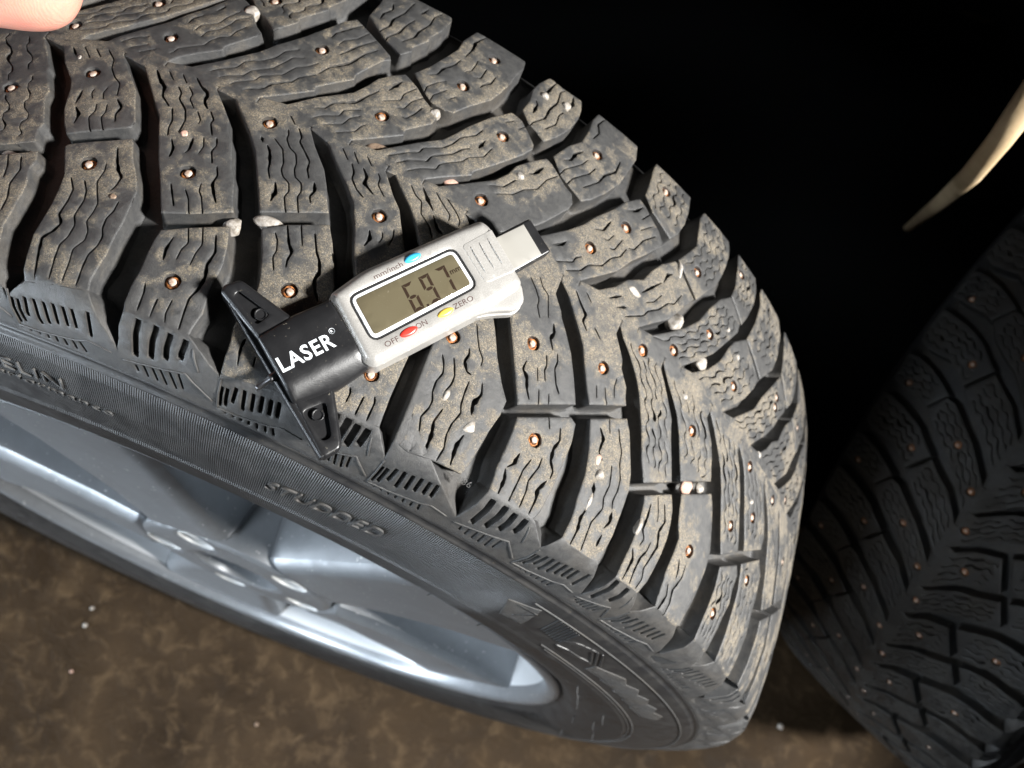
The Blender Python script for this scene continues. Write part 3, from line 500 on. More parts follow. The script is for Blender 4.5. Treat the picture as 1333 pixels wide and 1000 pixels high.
(1.3,[(573,755.9),(611,833.4),(587,890.8)]),
(0.6,[(-35,483.4),(57,522.2)]),
(0.5,[(138,493.1),(197,527)]),
(0.6,[(119,157),(273,191.6),(361,255.2)]),
(1.4,[(455,318.1),(518,336.8),(584,392.8)]),
(0.5,[(225,140.4),(399,184.7),(484,234.5),(621,278.7),(674,347.2),(770,398.4)]),
(0.8,[(1005,715.8),(1056,772.5),(1011,828.5),(1084,904.6)]),
(1.3,[(763,496.6),(848,523.5),(872,570.6),(950,611.4)]),
(0.5,[(783,407.4),(822,457.8),(992,540.8),(1042,586.5)]),
(0.6,[(900,379),(950,440.6),(1123,524.2),(1171,574)]),
(0.9,[(1104,432.3),(1270,518),(1314,576.1),(1436,637),(1451,715.8)]),
(0.6,[(1290,25.6),(1451,68.5),(1514,114.1),(1677,154.9),(1754,217.9),(1861,257.3),(1905,313.3)]),
(0.7,[(1922,322.3),(2008,338.2),(2091,416.3),(2248,488.3)]),
(0.6,[(1142,33.9),(1328,79.5),(1341,107.2),(1406,129.3)]),
(0.8,[(1424,286.3),(1539,311.2),(1591,379)]),
(0.4,[(1573,277.3),(1639,283.6),(1690,329.2)]),
(0.6,[(1691,255.2),(1755,264.9),(1816,339.6)]),
(1.2,[(1759,495.9),(1864,524.2),(1952,576.1)]),
(0.6,[(1983,509.7),(2070,565.7),(2186,632.8),(2180,702.7)]),
(0.4,[(2007,450.9),(2162,522.9)]),
(1.2,[(1034,92.7),(1132,119),(1168,145.2)]),
(0.8,[(1903,46.3),(2054,98.2)]),
(0.9,[(2298,180.5),(2422,244.8),(2533,301.5)]),
(1.4,[(2556,307.8),(2589,361.7),(2655,384.5)]),
(0.9,[(2038,33.9),(2163,67.1)]),
(0.6,[(2184,24.9),(2422,91.3),(2464,126.6),(2607,173.6),(2714,235.8),(2811,258.7),(2889,332)]),
(0.5,[(2395,153.5),(2507,188.1),(2587,247.6)]),
(0.7,[(3047,149.4),(3169,181.2),(3283,228.2)]),
(0.7,[(3159,132.8),(3285,165.3),(3397,215.8)])]
# ------------------------------------------------------------------ tread blocks
def pts(l): return np.array([(a/1e4*R0,t/10) for a,t in l])
def uspan(P,v):
    a=P; b=np.roll(P,-1,0); m=(a[:,1]>v)!=(b[:,1]>v)
    if m.sum()<2: return None
    u=a[m,0]+(v-a[m,1])*(b[m,0]-a[m,0])/(b[m,1]-a[m,1]); return u.min(),u.max()
def sipes(P,fracs,studs,v0pad,v1pad,amp=.85,per=8.2,straight=0.0,gape=.35,seed=0):
    """wavy slits running along a block between its two long edges, broken round the studs"""
    rg=random.Random(seed); lo,hi=P[:,1].min(),P[:,1].max(); vs=np.arange(lo+.3,hi-.3,.6); U=[uspan(P,v) for v in vs]
    ok=[u is not None for u in U]; vs=vs[ok]; U=np.array([u for u in U if u is not None]); w=U[:,1]-U[:,0]; wm=np.median(w)
    good=w>.62*wm; vs=vs[good]; U=U[good]
    if len(vs)<12: return []
    ker=np.ones(9)/9; Us=np.stack([np.convolve(np.pad(U[:,i],4,'edge'),ker,'valid') for i in (0,1)],1)
    out=[]
    for fi,f in enumerate(fracs):
        a=v0pad+rg.uniform(0,1.5); b=v1pad+(rg.uniform(0,2) if v1pad>0 else 0)
        m=(vs>vs[0]+a)&(vs<vs[-1]-b) if vs[0]>-1e9 else None
        v=vs[m]; u=Us[m,0]+(Us[m,1]-Us[m,0])*f
        if len(v)<6: continue
        v=np.r_[v[0]+np.arange(0,v[-1]-v[0],.45)]; u=np.interp(v,vs[m],u)
        ph=rg.uniform(0,.6)+fi*.15; tri=np.abs(((v/per+ph)%1)*2-1)*2-1; wave=np.clip(tri*2.2,-1,1)*amp
        if straight: wave*=np.clip((np.abs(v)<np.abs(v).max()-straight)*1.0+.25,0,1)
        u=u+wave
        W=np.full(len(v),rg.uniform(.19,.27)); W*=np.clip(1+.5*np.sin(v*1.1+rg.uniform(0,6)),.6,1.6)
        if rg.random()<gape:
            c0=rg.uniform(.25,.8)*(v[-1]-v[0])+v[0]; W+=rg.uniform(.35,.85)*np.exp(-((v-c0)/rg.uniform(2.2,5))**2)
        cuts=np.zeros(len(v),bool)
        for su,sv in studs: cuts|=np.hypot(u-su,v-sv)<3.7
        if rg.random()<.25:
            c1=rg.uniform(.2,.8)*(v[-1]-v[0])+v[0]; cuts|=np.abs(v-c1)<rg.uniform(.8,1.5)
        i=0
        while i<len(v):
            if cuts[i]: i+=1; continue
            j=i
            while j<len(v) and not cuts[j]: j+=1
            if j-i>=6:
                ww=W[i:j].copy(); ww[0]*=.35; ww[-1]*=.35; ww[1]*=.75; ww[-2]*=.75
                out.append(ribbon(np.stack([u[i:j],v[i:j]],1),ww))
            i=j
    return out
def circle(cx,cy,r,n=18,j=.10,rg=RNG):
    a=np.arange(n)/n*2*math.pi; rr=r*(1+rg.uniform(-j,j,n)*.6); return np.stack([cx+rr*np.cos(a),cy+rr*np.sin(a)],1)
WALL=((2.5,.25),(6.5,.7),(8.1,1.3),(8.6,2.2))
SPTS=pts(STUDS)
SIP=[(w,pts(l)) for w,l in SIPES]
def traced(P,seed):
    out=[]; rg=random.Random(seed)
    for w,Q in SIP:
        if not inpoly(P,Q).any() or inpoly(P,Q).mean()<.45 and len(Q)>2: continue
        C=resample(Q,.55,False)
        if len(C)<5: continue
        k_=np.ones(3)/3; C[1:-1,0]=np.convolve(C[:,0],k_,'valid'); C[1:-1,1]=np.convolve(C[:,1],k_,'valid')
        n=len(C); t=np.linspace(0,1,n); W_=np.full(n,.21+.10*min(w,1))
        if w>.75: W_=W_+(w*.50-.12)*np.exp(-((t-rg.uniform(.35,.65))/.26)**2)*(1+.35*np.sin(t*n*.9+rg.uniform(0,6)))
        elif w>.5: W_=W_+.10*np.sin(t*n*.35+rg.uniform(0,6))**2
        W_[0]*=.4;W_[-1]*=.4;W_[1]*=.8;W_[-2]*=.8
        out.append(ribbon(C,W_))
    return out
def block_mesh(name,P,studs,side,inner,seed,fine=1.0,own=True,soft=None):
    fr=(.19,.40,.60,.81)
    if side<0:   # near: v negative; crest end is vs[-1]
        v0,v1=(1.0 if inner else 2.6),(3.2 if inner else 2.5)
    else:
        v0,v1=(3.4 if inner else 2.5),(1.5 if inner else .6)
    holes=[]
    tr=traced(P,seed) if own else []
    if len(tr)>=3: holes+=tr
    else:
        for S in sipes(P,fr,studs,v0,v1,straight=(12 if (side<0 and not inner) else 0),seed=seed): holes.append(S)
    # drop slits that touch each other
    for su,sv in studs: holes.append(circle(su,sv,2.8,14))
    keep=[]; 
    for H in holes:
        c=H.mean(0); keep.append((H,4.2))
    H=[(h_,(2.3 if i>=len(holes)-len(studs) else d)) for i,(h_,d) in enumerate(keep)]
    X,Fc,top=relief(P,H,tyre_map,8,step=1.0*fine,cham=(.55,.38),hcham=(.34,.16),wall=WALL,grid=2.6,noise=.05,soft=soft)
    return mesh(name,X,Fc,top=top)
def studs_in(P):
    if len(SPTS)==0: return []
    return [tuple(s) for s in SPTS[inpoly(P,SPTS)] if segdist(s[None],P)[0]>1.2]
def near_poly(k,D,inner):
    if inner: l=[NT[k]]+D[k]+[NT[k+1],(NT[k+1][0],0),(NT[k][0],0)]
    else: l=D[k]
    return pts(l)
def far_poly(k,D,inner):
    if inner: l=[FT[k]]+D[k]+[FT[k+1],(FT[k+1][0],0),(FT[k][0],0)]
    else: l=D[k]
    return pts(l)
def jag(P,side,seed):
    return P
# stud mesh: rusty cup with a bright pin
def stud_mesh(kind):
    V=[];Fc=[];mi=[]; n=14; rg=random.Random(kind)
    ringsz=[(2.85,-2.3),(2.3,-1.9),(1.95,-1.05),(1.6,-1.1),(1.35,-1.5)]
    pin=[(1.3,-1.6),(1.25,-.6+.1*kind),(1.0,-.36+.1*kind),(.5,-.30+.1*kind)]
    for g_,rs in ((0,ringsz),(1,pin)):
        b0=len(V)
        for r,z in rs:
            for i in range(n):
                a=i/n*2*math.pi; rr=r*(1+.10*rg.uniform(-1,1)); V.append((rr*math.cos(a)+.12*g_*(kind-1),rr*math.sin(a)+.1*g_,z+rg.uniform(-.16,.12)*(1.3-g_)))
        for q in range(len(rs)-1):
            for i in range(n):
                j=(i+1)%n; Fc.append((b0+q*n+i,b0+q*n+j,b0+(q+1)*n+j,b0+(q+1)*n+i)); mi.append(g_)
        if g_: Fc.append(tuple(b0+(len(rs)-1)*n+i for i in range(n))); mi.append(1)
    V=np.array(V)/1000; return mesh('stud',V,Fc,mi)
STM=[stud_mesh(i) for i in range(3)]
def frame_at(u,v,h=0.0):
    p=tyre_map([u,u+1,u],[v,v,v+1],[h,h,h]); x=Vector(p[1]-p[0]).normalized(); y=Vector(p[2]-p[0]).normalized(); z=x.cross(y)
    o=Vector(p[0]); out=Vector((p[0][0],0,p[0][2])).normalized()
    if z.dot(out)<0: y=-y; z=-z
    y=z.cross(x).normalized(); return Matrix(((x.x,y.x,z.x,o.x),(x.y,y.y,z.y,o.y),(x.z,y.z,z.z,o.z),(0,0,0,1)))
wheel=tag(empty('wheel',(0,0,R0/1000)),'large studded tyre wheel with silver rim filling the picture, gauge on its tread','wheel',group='studded winter wheels')
wheel.rotation_euler=(0,SPIN,0)
TYRE=None
# ---- carcass (sidewalls, groove floor, band under the blocks)
def carcass():
    L=[]   # (v mm, h mm below profile)
    for v in (-207,-204,-199,-192,-184,-177,-169,-161.5,-160.6,-160.0,-158.6,-158.0,-152,-142,-134,-127,-122.2): L.append((v,0))
    for v,h in ((-121.6,.0),(-121.2,.45),(-119.4,.5),(-118.9,.1),(-118.2,-.15),(-117.6,.2),(-116.8,1.2),(-113,2.5),(-108,3.2),(-104,5.0),(-99,7.5),(-92,8.6),(-84,8.4),(-60,8.2),(-30,8.2),(-10,8.2),(0,8.2),(10,8.2),(30,8.2),(60,8.2),(84,8.4),(92,8.6),(97,8.2),(101,5.5),(106,2.5),(110,.8),(116,0),(121,0),(130,0),(142,0),(161,0),(177,0),(192,0),(204,0),(207,0)): L.append((v,h))
    L=[(v,h-(.55 if -161.6<v<-159.9 else 0)) for v,h in L]
    n=720; th=np.linspace(0,2*math.pi,n,endpoint=False); V=[]
    for v,h in L: V.append(tyre_map(th*R0,np.full(n,v),np.full(n,h)))
    V=np.concatenate(V); m=len(L); Fc=[]
    for i in range(m-1):
        for j in range(n):
            k2=(j+1)%n; Fc.append((i*n+j,i*n+k2,(i+1)*n+k2,(i+1)*n+j))
    mi=[0 if L[f//n][0]<-117 or L[f//n][0]>100 else 1 for f in range(len(Fc))]
    return mesh('tyre',V,Fc,mi,top=np.zeros(len(V)))
me=carcass(); bm=bmesh.new(); bm.from_mesh(me); bmesh.ops.recalc_face_normals(bm,faces=bm.faces); bm.to_mesh(me); bm.free()
tyre=link('tyre',me,[SIDE,RUB],wheel)
def add_block(me,rot=0.0,name='tread_block',m=None,parent=tyre):
    o=link(name,me,m or RUB,parent); o.rotation_euler=(0,rot,0); return o
def add_stud(s,rot=0.0):
    o=bpy.data.objects.new('stud',random.choice(STM)); COL.objects.link(o); o.parent=tyre
    if not o.data.materials: o.data.materials.append(RUST); o.data.materials.append(PIN); o.data.shade_smooth()
    o.matrix_local=Matrix.Rotation(rot,4,'Y')@frame_at(s[0],s[1],.12)@Matrix.Rotation(random.uniform(0,6.28),4,'Z')
BOT={-1:[11,12],0:[9,10],1:[10,11,12,13],2:[9,10,11],3:[7,8,9],4:[16,17,18,19,20],5:[9,10,11,12],6:[9,10,11,12],7:[8,9,10,11],8:[9,10,11],9:[8,9],10:[8,9]}
def chain(P,k): return P[BOT[k]][::-1]      # lower edge of a shoulder block, left to right
sd=11
for D,side,inner,fp in ((NI,-1,True,near_poly),(NO,-1,False,near_poly),(FI,1,True,far_poly),(FO,1,False,far_poly)):
    for k in D:
        P=fp(k,D,inner); st=studs_in(P); sd+=1
        fine=1.0 if k<8 else 1.3
        if inner: sf=lambda m:abs(m[1])<.3
        elif side<0:
            ch=chain(P,k); sf=(lambda ch:lambda m:segdist(np.array([m]),ch,False)[0]<.25)(ch)
        else: sf=None
        add_block(block_mesh('tread_block',P,st,side,inner,sd,fine,soft=sf))
        for s_ in st: add_stud(s_)
# the rest of the circumference repeats one pair of strips
def pair_fill(T,D1,D2,fp,k0,start,end,side,npair):
    w=(end-start)/npair; src=(T[k0+2][0]-T[k0][0])/1e4; sc=w/src; c0=T[k0][0]/1e4*R0
    items=[]
    for D,inner in ((D1,True),(D2,False)):
        for k in (k0,k0+1):
            P=fp(k,D,inner); st=studs_in(P); f=lambda q:np.stack([(q[:,0]-c0)*sc,q[:,1]],1)
            P=f(P); st=[tuple(x) for x in f(np.array(st))] if st else []
            sf=(lambda m:abs(m[1])<.3) if inner else ((lambda ch:lambda m:segdist(np.array([m]),ch,False)[0]<.25)(chain(P,k)) if side<0 else None)
            items.append((block_mesh('tread_block',P,st,side,inner,500+k*3+inner*11+side,1.3,False,sf),st))
    for j in range(npair):
        rot=start+j*w
        for me_,st in items:
            add_block(me_,rot)
            for s_ in st: add_stud(s_,rot)
pair_fill(NT,NI,NO,near_poly,7,NT[11][0]/1e4,NT[-1][0]/1e4+2*math.pi,-1,27)
pair_fill(FT,FI,FO,far_poly,6,FT[10][0]/1e4 if 10 in FT else 0,FT[0][0]/1e4+2*math.pi,1,28)
# ---- shoulder panels with their slots
def slot(p,q,w): 
    p=np.array(p,float);q=np.array(q,float); n=max(4,int(np.hypot(*(q-p))/1.0)); C=p+(q-p)*np.linspace(0,1,n)[:,None]; W_=np.full(n,w); W_[0]*=.8; W_[-1]*=.8
    return ribbon(C,W_)
def panel(k,E0,E1,bottom,kind,idx):
    """E0,E1 groove ends; bottom: lower edge of the block, left to right"""
    u0,u1=E0[0],E1[0]; BL=bottom[0]; BR=bottom[-1]
    o=[(u0,-118.0),(u1,-118.0),tuple(E1)]+[tuple(b) for b in bottom[::-1]]+[tuple(E0)]
    P=np.array(o); H=[]
    for i,(a,b) in enumerate(SLA if kind=='A' else SLB):
        low=(a[1]<-1035 and abs(a[1]-b[1])<90) if kind=='A' else i>3
        p=(u0+a[0]*(u1-u0),a[1]/10); q=(u0+b[0]*(u1-u0),b[1]/10)
        if kind=='A' and i==0: p=(u0+.045*(u1-u0),-101.5); q=(u0+.05*(u1-u0),-112.5)
        if kind=='A' and i==1: p=(u0+.10*(u1-u0),p[1]-1.0); q=(u0+.11*(u1-u0),q[1]-1.5)
        if kind=='A' and 1<i<9: p=(p[0]+1.0*(1-(i-1)/8),p[1]); q=(q[0]+1.0*(1-(i-1)/8),q[1])
        if not inpoly(P,np.array([p,q])).all(): continue
        s_=slot(p,q,(.52 if low else (1.3 if kind=='B' else .8)))
        if segdist(s_,P).min()<.5 or not inpoly(P,s_).all(): continue
        if any((s_.max(0)+.15>h[0].min(0)).all() and (s_.min(0)-.15<h[0].max(0)).all() and segdist(s_,h[0]).min()<.2 for h in H): continue
        H.append((s_,1.0 if low else 2.2))
    bt=np.array(bottom)
    sf=lambda m:(m[1]>-117.5 and (abs(m[0]-u0)<.05 or abs(m[0]-u1)<.05)) or segdist(np.array([m]),bt,False)[0]<.25
    X,Fc,top=relief(P,H,tyre_map,3,step=1.4,cham=(.5,.28),hcham=(.3,.16),wall=((2.2,.2),(5.5,.8),(8.2,2.0)),grid=4.0,noise=.0,soft=sf)
    return mesh('shoulder_panel',X,Fc,top=[.35*t for t in top])
def botpts(k): return chain(pts(NO[k]),k)
GEm={k:np.array([a/1e4*R0,t/10]) for k,(a,t) in GE.items()}
GEm[-1]=GEm[1]-np.array([(GEm[1][0]-GEm[-1][0]) if -1 in GEm else .205*R0,0])
PANTRI={}
for k in range(-1,11):
    b=botpts(k)
    add_block(panel(k,GEm[k],GEm[k+1],b,'A' if k%2==0 else 'B',k),name='shoulder_panel',m=RUBS)
# repeat panels 7,8 scaled
w=(2*math.pi+NT[-1][0]/1e4-NT[11][0]/1e4)/27; st0=GEm[11][0]/R0; en0=GEm[-1][0]/R0+2*math.pi; w=(en0-st0)/27
srcw=(GEm[9][0]-GEm[7][0])/R0; scl=w/srcw; items=[]
for k in (7,8):
    f=lambda q:np.array([(q[0]-GEm[7][0])*scl,q[1]]); b=np.array([f(x) for x in botpts(k)]); e0,e1=f(GEm[k]),f(GEm[k+1])
    items.append(panel(k,e0,e1,b,'A' if k%2==0 else 'B',k))
for j in range(27):
    for m_ in items: add_block(m_,st0+j*w,name='shoulder_panel',m=RUBS)
# ---- raised writing and marks on the sidewall
def text_mesh(txt,size,bold=0.0,shear=0.0,space=1.0,ext=.0):
    cu=bpy.data.curves.new('t','FONT'); cu.body=txt; cu.size=size; cu.offset=bold; cu.shear=shear; cu.space_character=space; cu.extrude=ext; cu.align_x='LEFT'; cu.resolution_u=3
    o=bpy.data.objects.new('t',cu); COL.objects.link(o); dg=bpy.context.evaluated_depsgraph_get(); dg.update(); me_=bpy.data.meshes.new_from_object(o.evaluated_get(dg)); bpy.data.objects.remove(o); return me_
def side_text(txt,u_end,v_base,height,length,align='R',bold=.0,shear=0.0,rise=.35,name='raised_lettering',m=None,slope=0.0):
    me_=text_mesh(txt,1.0,bold,shear,1.05,.5); V=np.empty(len(me_.vertices)*3); me_.vertices.foreach_get('co',V); V=V.reshape(-1,3)
    x0,x1=V[:,0].min(),V[:,0].max(); cap=.70; sx=length/(x1-x0); sy=height/cap
    u=(V[:,0]-x1)*sx+u_end if align=='R' else (V[:,0]-x0)*sx+u_end; v=v_base+V[:,1]*sy+slope*(u-u_end); h=-np.where(V[:,2]>0,rise,-.15)
    X=tyre_map(u,v,h); me_.vertices.foreach_set('co',X.ravel()); me_.update(); o=link(name,me_,m or SIDE,tyre,False); return o
side_text('MICHELIN',-.3035*R0,-140.2,6.0,8.2*8.0,bold=-.012,rise=.7,m=RUBS)
side_text('Total Performance',-.2440*R0,-145.4,3.6,92.0,bold=-.010,rise=.6,m=RUBS)
side_text('STUDDED',-.0470*R0,-148.6,7.2,.1540*R0,align='L',bold=.004,shear=.25,rise=.75,slope=.10,m=RUBS)
side_text('86',.1215*R0,-91.8+.2,2.3,3.6,align='L',bold=-.01,rise=.25,m=RUBS)
def decal(poly,h=.45,name='raised_mark',m=None,wall=.3):
    X,Fc,top=relief(np.array(poly,float),[],tyre_map,1,step=1.0,cham=(.3,.2),wall=((.5,.1),),grid=3); X2=None
    return X,Fc
def side_marks(polys,rise,name,m=None):
    V=[];Fc=[]
    for P in polys:
        fm=lambda u,v,h:tyre_map(u,v,np.asarray(h)-rise)
        X,F_,t=relief(np.array(P,float),[],fm,1,step=1.2,cham=(.25,.15),wall=((rise+.1,.1),),grid=4); b=sum(len(a) for a in V); V.append(X); Fc+=[tuple(i+b for i in f) for f in F_]
    return link(name,mesh(name,np.concatenate(V),Fc,top=np.zeros(sum(len(a) for a in V))),m or SIDE,tyre)
U=lambda a:a*R0
side_marks([[(U(.300),-135.5),(U(.338),-131),(U(.345),-129.5),(U(.372),-148.5),(U(.334),-150.5)]],.35,'raised_mark',RUBS)
side_marks([[(U(.318),-134.5),(U(.352),-133.5),(U(.3535),-134.3),(U(.3395),-144.5),(U(.338),-144.3),(U(.350),-134.6),(U(.318),-135.6)]],.6,'raised_mark')
side_marks([[(U(.376+i*.0068),-128.6-i*.1),(U(.3785+i*.0068),-128.6-i*.1),(U(.396+i*.0068),-142.5-i*.2),(U(.3935+i*.0068),-142.5-i*.2)] for i in range(8)],.45,'raised_stripes')
side_marks([[(U(.435+.012*i),-141+1.7*i),(U(.447+.012*i),-135.5+1.2*i),(U(.463+.012*i),-133.5+1.0*i),(U(.452+.012*i),-140+1.5*i)] for i in range(3)]+[[(U(.448),-146.5),(U(.470),-144),(U(.50),-143.5),(U(.52),-141.5),(U(.53),-142.3),(U(.50),-147),(U(.47),-149)],[(U(.485),-132),(U(.490),-132),(U(.535),-141),(U(.530),-141.5)],[(U(.495),-131.2),(U(.50),-131.2),(U(.545),-140),(U(.540),-140.5)],[(U(.475),-133.2),(U(.480),-133),(U(.523),-141),(U(.519),-141.6)]],.5,'raised_emblem')
for i in range(5): 
    a=.60+i*.055; side_marks([[(U(a-.06),-142+i*.2),(U(a),-135+i*.1),(U(a+.034),-139),(U(a+.012),-148),(U(a-.045),-150)]],.3,'raised_tab',RUBS)
def rib(k,L,w=.38,rise=.35):
    e0,e1=GEm[k],GEm[k+1]; C=resample(np.array([(e0[0]+s_*(e1[0]-e0[0]),v) for s_,v in L]),1.2,False); n=len(C)
    P=ribbon(C,np.full(n,w)); side_marks([P],rise,'raised_rib',RUBS)
for k in range(-1,9):
    if k%2==0: rib(k,[(.02,-114.2),(.25,-113.4),(.50,-111.2),(.60,-110.2),(.72,-107.8),(.93,-109.0)]); rib(k,[(.02,-98.5),(.03,-113.6)],.3)
    else: rib(k,[(.04,-110.0),(.35,-106.8),(.68,-103.2),(.97,-111.5)]); rib(k,[(.70,-92.5),(.80,-100.2)],.3)
# thin moulded lines
def moulded_line(v,a0,a1,w=.35,rise=.45,name='moulded_line',m=None):
    n=int((a1-a0)/.006); th=np.linspace(a0,a1,n); V=[];Fc=[]
    for dv,h in ((-w,.1),(-w*.4,-rise),(w*.4,-rise),(w,.1)):
        V.append(tyre_map(th*R0,np.full(n,v+dv),np.full(n,h)))
    V=np.concatenate(V)
    for q in range(3):
        for j in range(n-1): Fc.append((q*n+j,q*n+j+1,(q+1)*n+j+1,(q+1)*n+j))
    return link(name,mesh(name,V,Fc,top=np.zeros(len(V))),m or SIDE,tyre)
moulded_line(-127.6,.325,2.6,.4,.5,m=RUBS); moulded_line(-155.0,.45,2.4,.4,.5,m=RUBS); moulded_line(-157.5,.47,2.4,.3,.4,m=RUBS)
# vent hairs on the bead edge
def hair(p0,p1,p2,r=.00038):
    P=[Vector(tyre_map([a],[b],[c_])[0]) for a,b,c_ in (p0,p1,p2)]; C=[P[0].lerp(P[1],t).lerp(P[1].lerp(P[2],t),t) for t in (0,.2,.4,.6,.8,1)]
    V=[];Fc=[]
    for i,c_ in enumerate(C):
        t=(C[min(i+1,5)]-C[max(i-1,0)]).normalized(); x=t.orthogonal().normalized(); y=t.cross(x)
        for q in range(6): V.append(c_+(x*math.cos(q*1.047)+y*math.sin(q*1.047))*r*(1-i*.1))
    for i in range(5):
        for q in range(6): Fc.append((i*6+q,i*6+(q+1)%6,(i+1)*6+(q+1)%6,(i+1)*6+q))
    return link('rubber_hair',mesh('rubber_hair',V,Fc,top=np.zeros(len(V))),SIDE,tyre)
for a,L_,dx in ((-.405,5,-2),(-.20,2,0),(-.055,6,-1.5),(.055,1.6,.5),(.345,6,-3),(.50,6,-3)):
    hair((U(a),-203,0),(U(a),-206,-2),(U(a)+dx,-207,-L_))
for a,b in ((.70,-172),(.80,-180),(.95,-172),(1.1,-178),(1.3,-170),(1.5,-176),(.9,-186),(1.2,-190)): hair((U(a),b,0),(U(a),b,-2),(U(a)+2,b+1,-5),.0003)
# ------------------------------------------------------------------ rim
def lathe(name,prf,n,m,parent,close=False,flip=False):
    th=np.linspace(0,2*math.pi,n,endpoint=False); V=[]
    for r,y in prf: V.append(np.stack([r*np.sin(th),np.full(n,y),r*np.cos(th)],1))
    V=np.concatenate(V)/1000; Fc=[]
    for i in range(len(prf)-1):
        for j in range(n): k2=(j+1)%n; f=(i*n+j,i*n+k2,(i+1)*n+k2,(i+1)*n+j); Fc.append(f[::-1] if flip else f)
    return link(name,mesh(name,V,Fc),m,parent)
rimp=[(236.5,-96),(238.5,-99),(238.8,-100.5),(237.5,-102.2),(234.5,-102.9),(231,-102.2),(228.6,-100),(227.2,-96.5),(225.8,-92),(224,-86),(222.5,-76),(221.5,-60),(219,-30),(214,0),(206,30),(203,55),(206,75),(216,90),(230,97),(238,99)]
rim=lathe('rim',rimp[8:],360,SILV,wheel); fl_=lathe('rim_flange',rimp[:9],360,GREYP_SHADE,wheel); fl_.parent=rim  # flange darker than the silver rim, its shade put into the colour
def face_map(cx,face):
    return lambda u,v,h: np.stack([np.asarray(u)/1000,(face(np.hypot(u,v))+np.asarray(h))/1000,np.asarray(v)/1000],-1)
def face(r): return np.interp(r,[0,40,72,110,170,222,240],[-101.5,-101.5,-100.6,-97.5,-95.5,-96.0,-97.5])
def wedge(ang,hw0,hw1,r0,r1,off=0):
    out=[]
    for t in np.linspace(0,1,9): r=r0+(r1-r0)*t; w_=hw0+(hw1-hw0)*(t**1.5); out.append((r,w_))
    L=[(math.sin(ang)*r-math.cos(ang)*w_,math.cos(ang)*r+math.sin(ang)*w_) for r,w_ in out]; Rr=[(math.sin(ang)*r+math.cos(ang)*w_,math.cos(ang)*r-math.sin(ang)*w_) for r,w_ in out]
    return np.array(L+Rr[::-1])
fm=face_map(0,face)
for i in range(5):
    a=math.radians(-37+72*i); H=[]
    P=wedge(a,31,60,66,222.6)
    X,Fc,t=relief(P,[],fm,30,step=4,cham=(9,6),wall=((14,2),(36,6)),grid=7,rings=(.12,.25,.45,.7,1.0))
    sp=link('spoke',mesh('spoke',X,Fc),GREYP_SHADE,wheel); sp.parent=rim
ho=np.array([(70*math.sin(t),70*math.cos(t)) for t in np.linspace(0,2*math.pi,72,endpoint=False)])
H=[]; LUG=[math.radians(36+72*i) for i in range(5)]
for a in LUG: H.append((np.array([(56*math.sin(a)+13*math.sin(t),56*math.cos(a)+13*math.cos(t)) for t in np.linspace(0,2*math.pi,24,endpoint=False)]),16))
H.append((np.array([(31*math.sin(t),31*math.cos(t)) for t in np.linspace(0,2*math.pi,36,endpoint=False)]),22))
X,Fc,t=relief(ho,H,fm,30,step=4,cham=(5,2),hcham=(2.0,1.0),wall=((14,0),(40,0)),grid=6,rings=(.3,.6,1))
hub=link('hub',mesh('hub',X,Fc),GREYP_SHADE,rim)
for a in LUG:
    c0=(56*math.sin(a),56*math.cos(a)); V=[];Fc=[]; n=24; prs=[(12.6,.5),(12.4,4),(10.5,13),(8.5,13.4),(8.5,5.5),(7.2,4.5),(0.01,4.5)]
    for r,h_ in prs:
        for q in range(n): t=q/n*2*math.pi; V.append(((c0[0]+r*math.sin(t))/1000,(-100.9+h_)/1000,(c0[1]+r*math.cos(t))/1000))
    for i in range(len(prs)-1):
        for q in range(n): k2=(q+1)%n; Fc.append((i*n+q,i*n+k2,(i+1)*n+k2,(i+1)*n+q))
    link('lug_hole',mesh('lug_hole',V,Fc),LUGM,rim)
# ------------------------------------------------------------------ second wheel
def copy_tree(o,parent=None,keep=None):
    c_=o.copy(); COL.objects.link(c_); c_.parent=parent
    for ch in o.children:
        if keep is None or keep(ch): copy_tree(ch,c_,keep)
    return c_
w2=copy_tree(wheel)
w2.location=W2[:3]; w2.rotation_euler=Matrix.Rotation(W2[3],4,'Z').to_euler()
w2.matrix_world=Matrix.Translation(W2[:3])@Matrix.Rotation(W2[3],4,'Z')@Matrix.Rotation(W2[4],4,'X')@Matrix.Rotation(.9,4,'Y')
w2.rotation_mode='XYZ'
def set_shaded_rubber(o):  # swaps in the darker rubber that paints the second wheel's shade
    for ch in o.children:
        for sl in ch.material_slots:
            if sl.material in (RUB,RUBS): sl.link='OBJECT'; sl.material=RUB_SHADE
        set_shaded_rubber(ch)
set_shaded_rubber(w2)
tag(w2,'dark studded wheel standing in shadow behind, at the right edge of the photo','wheel')
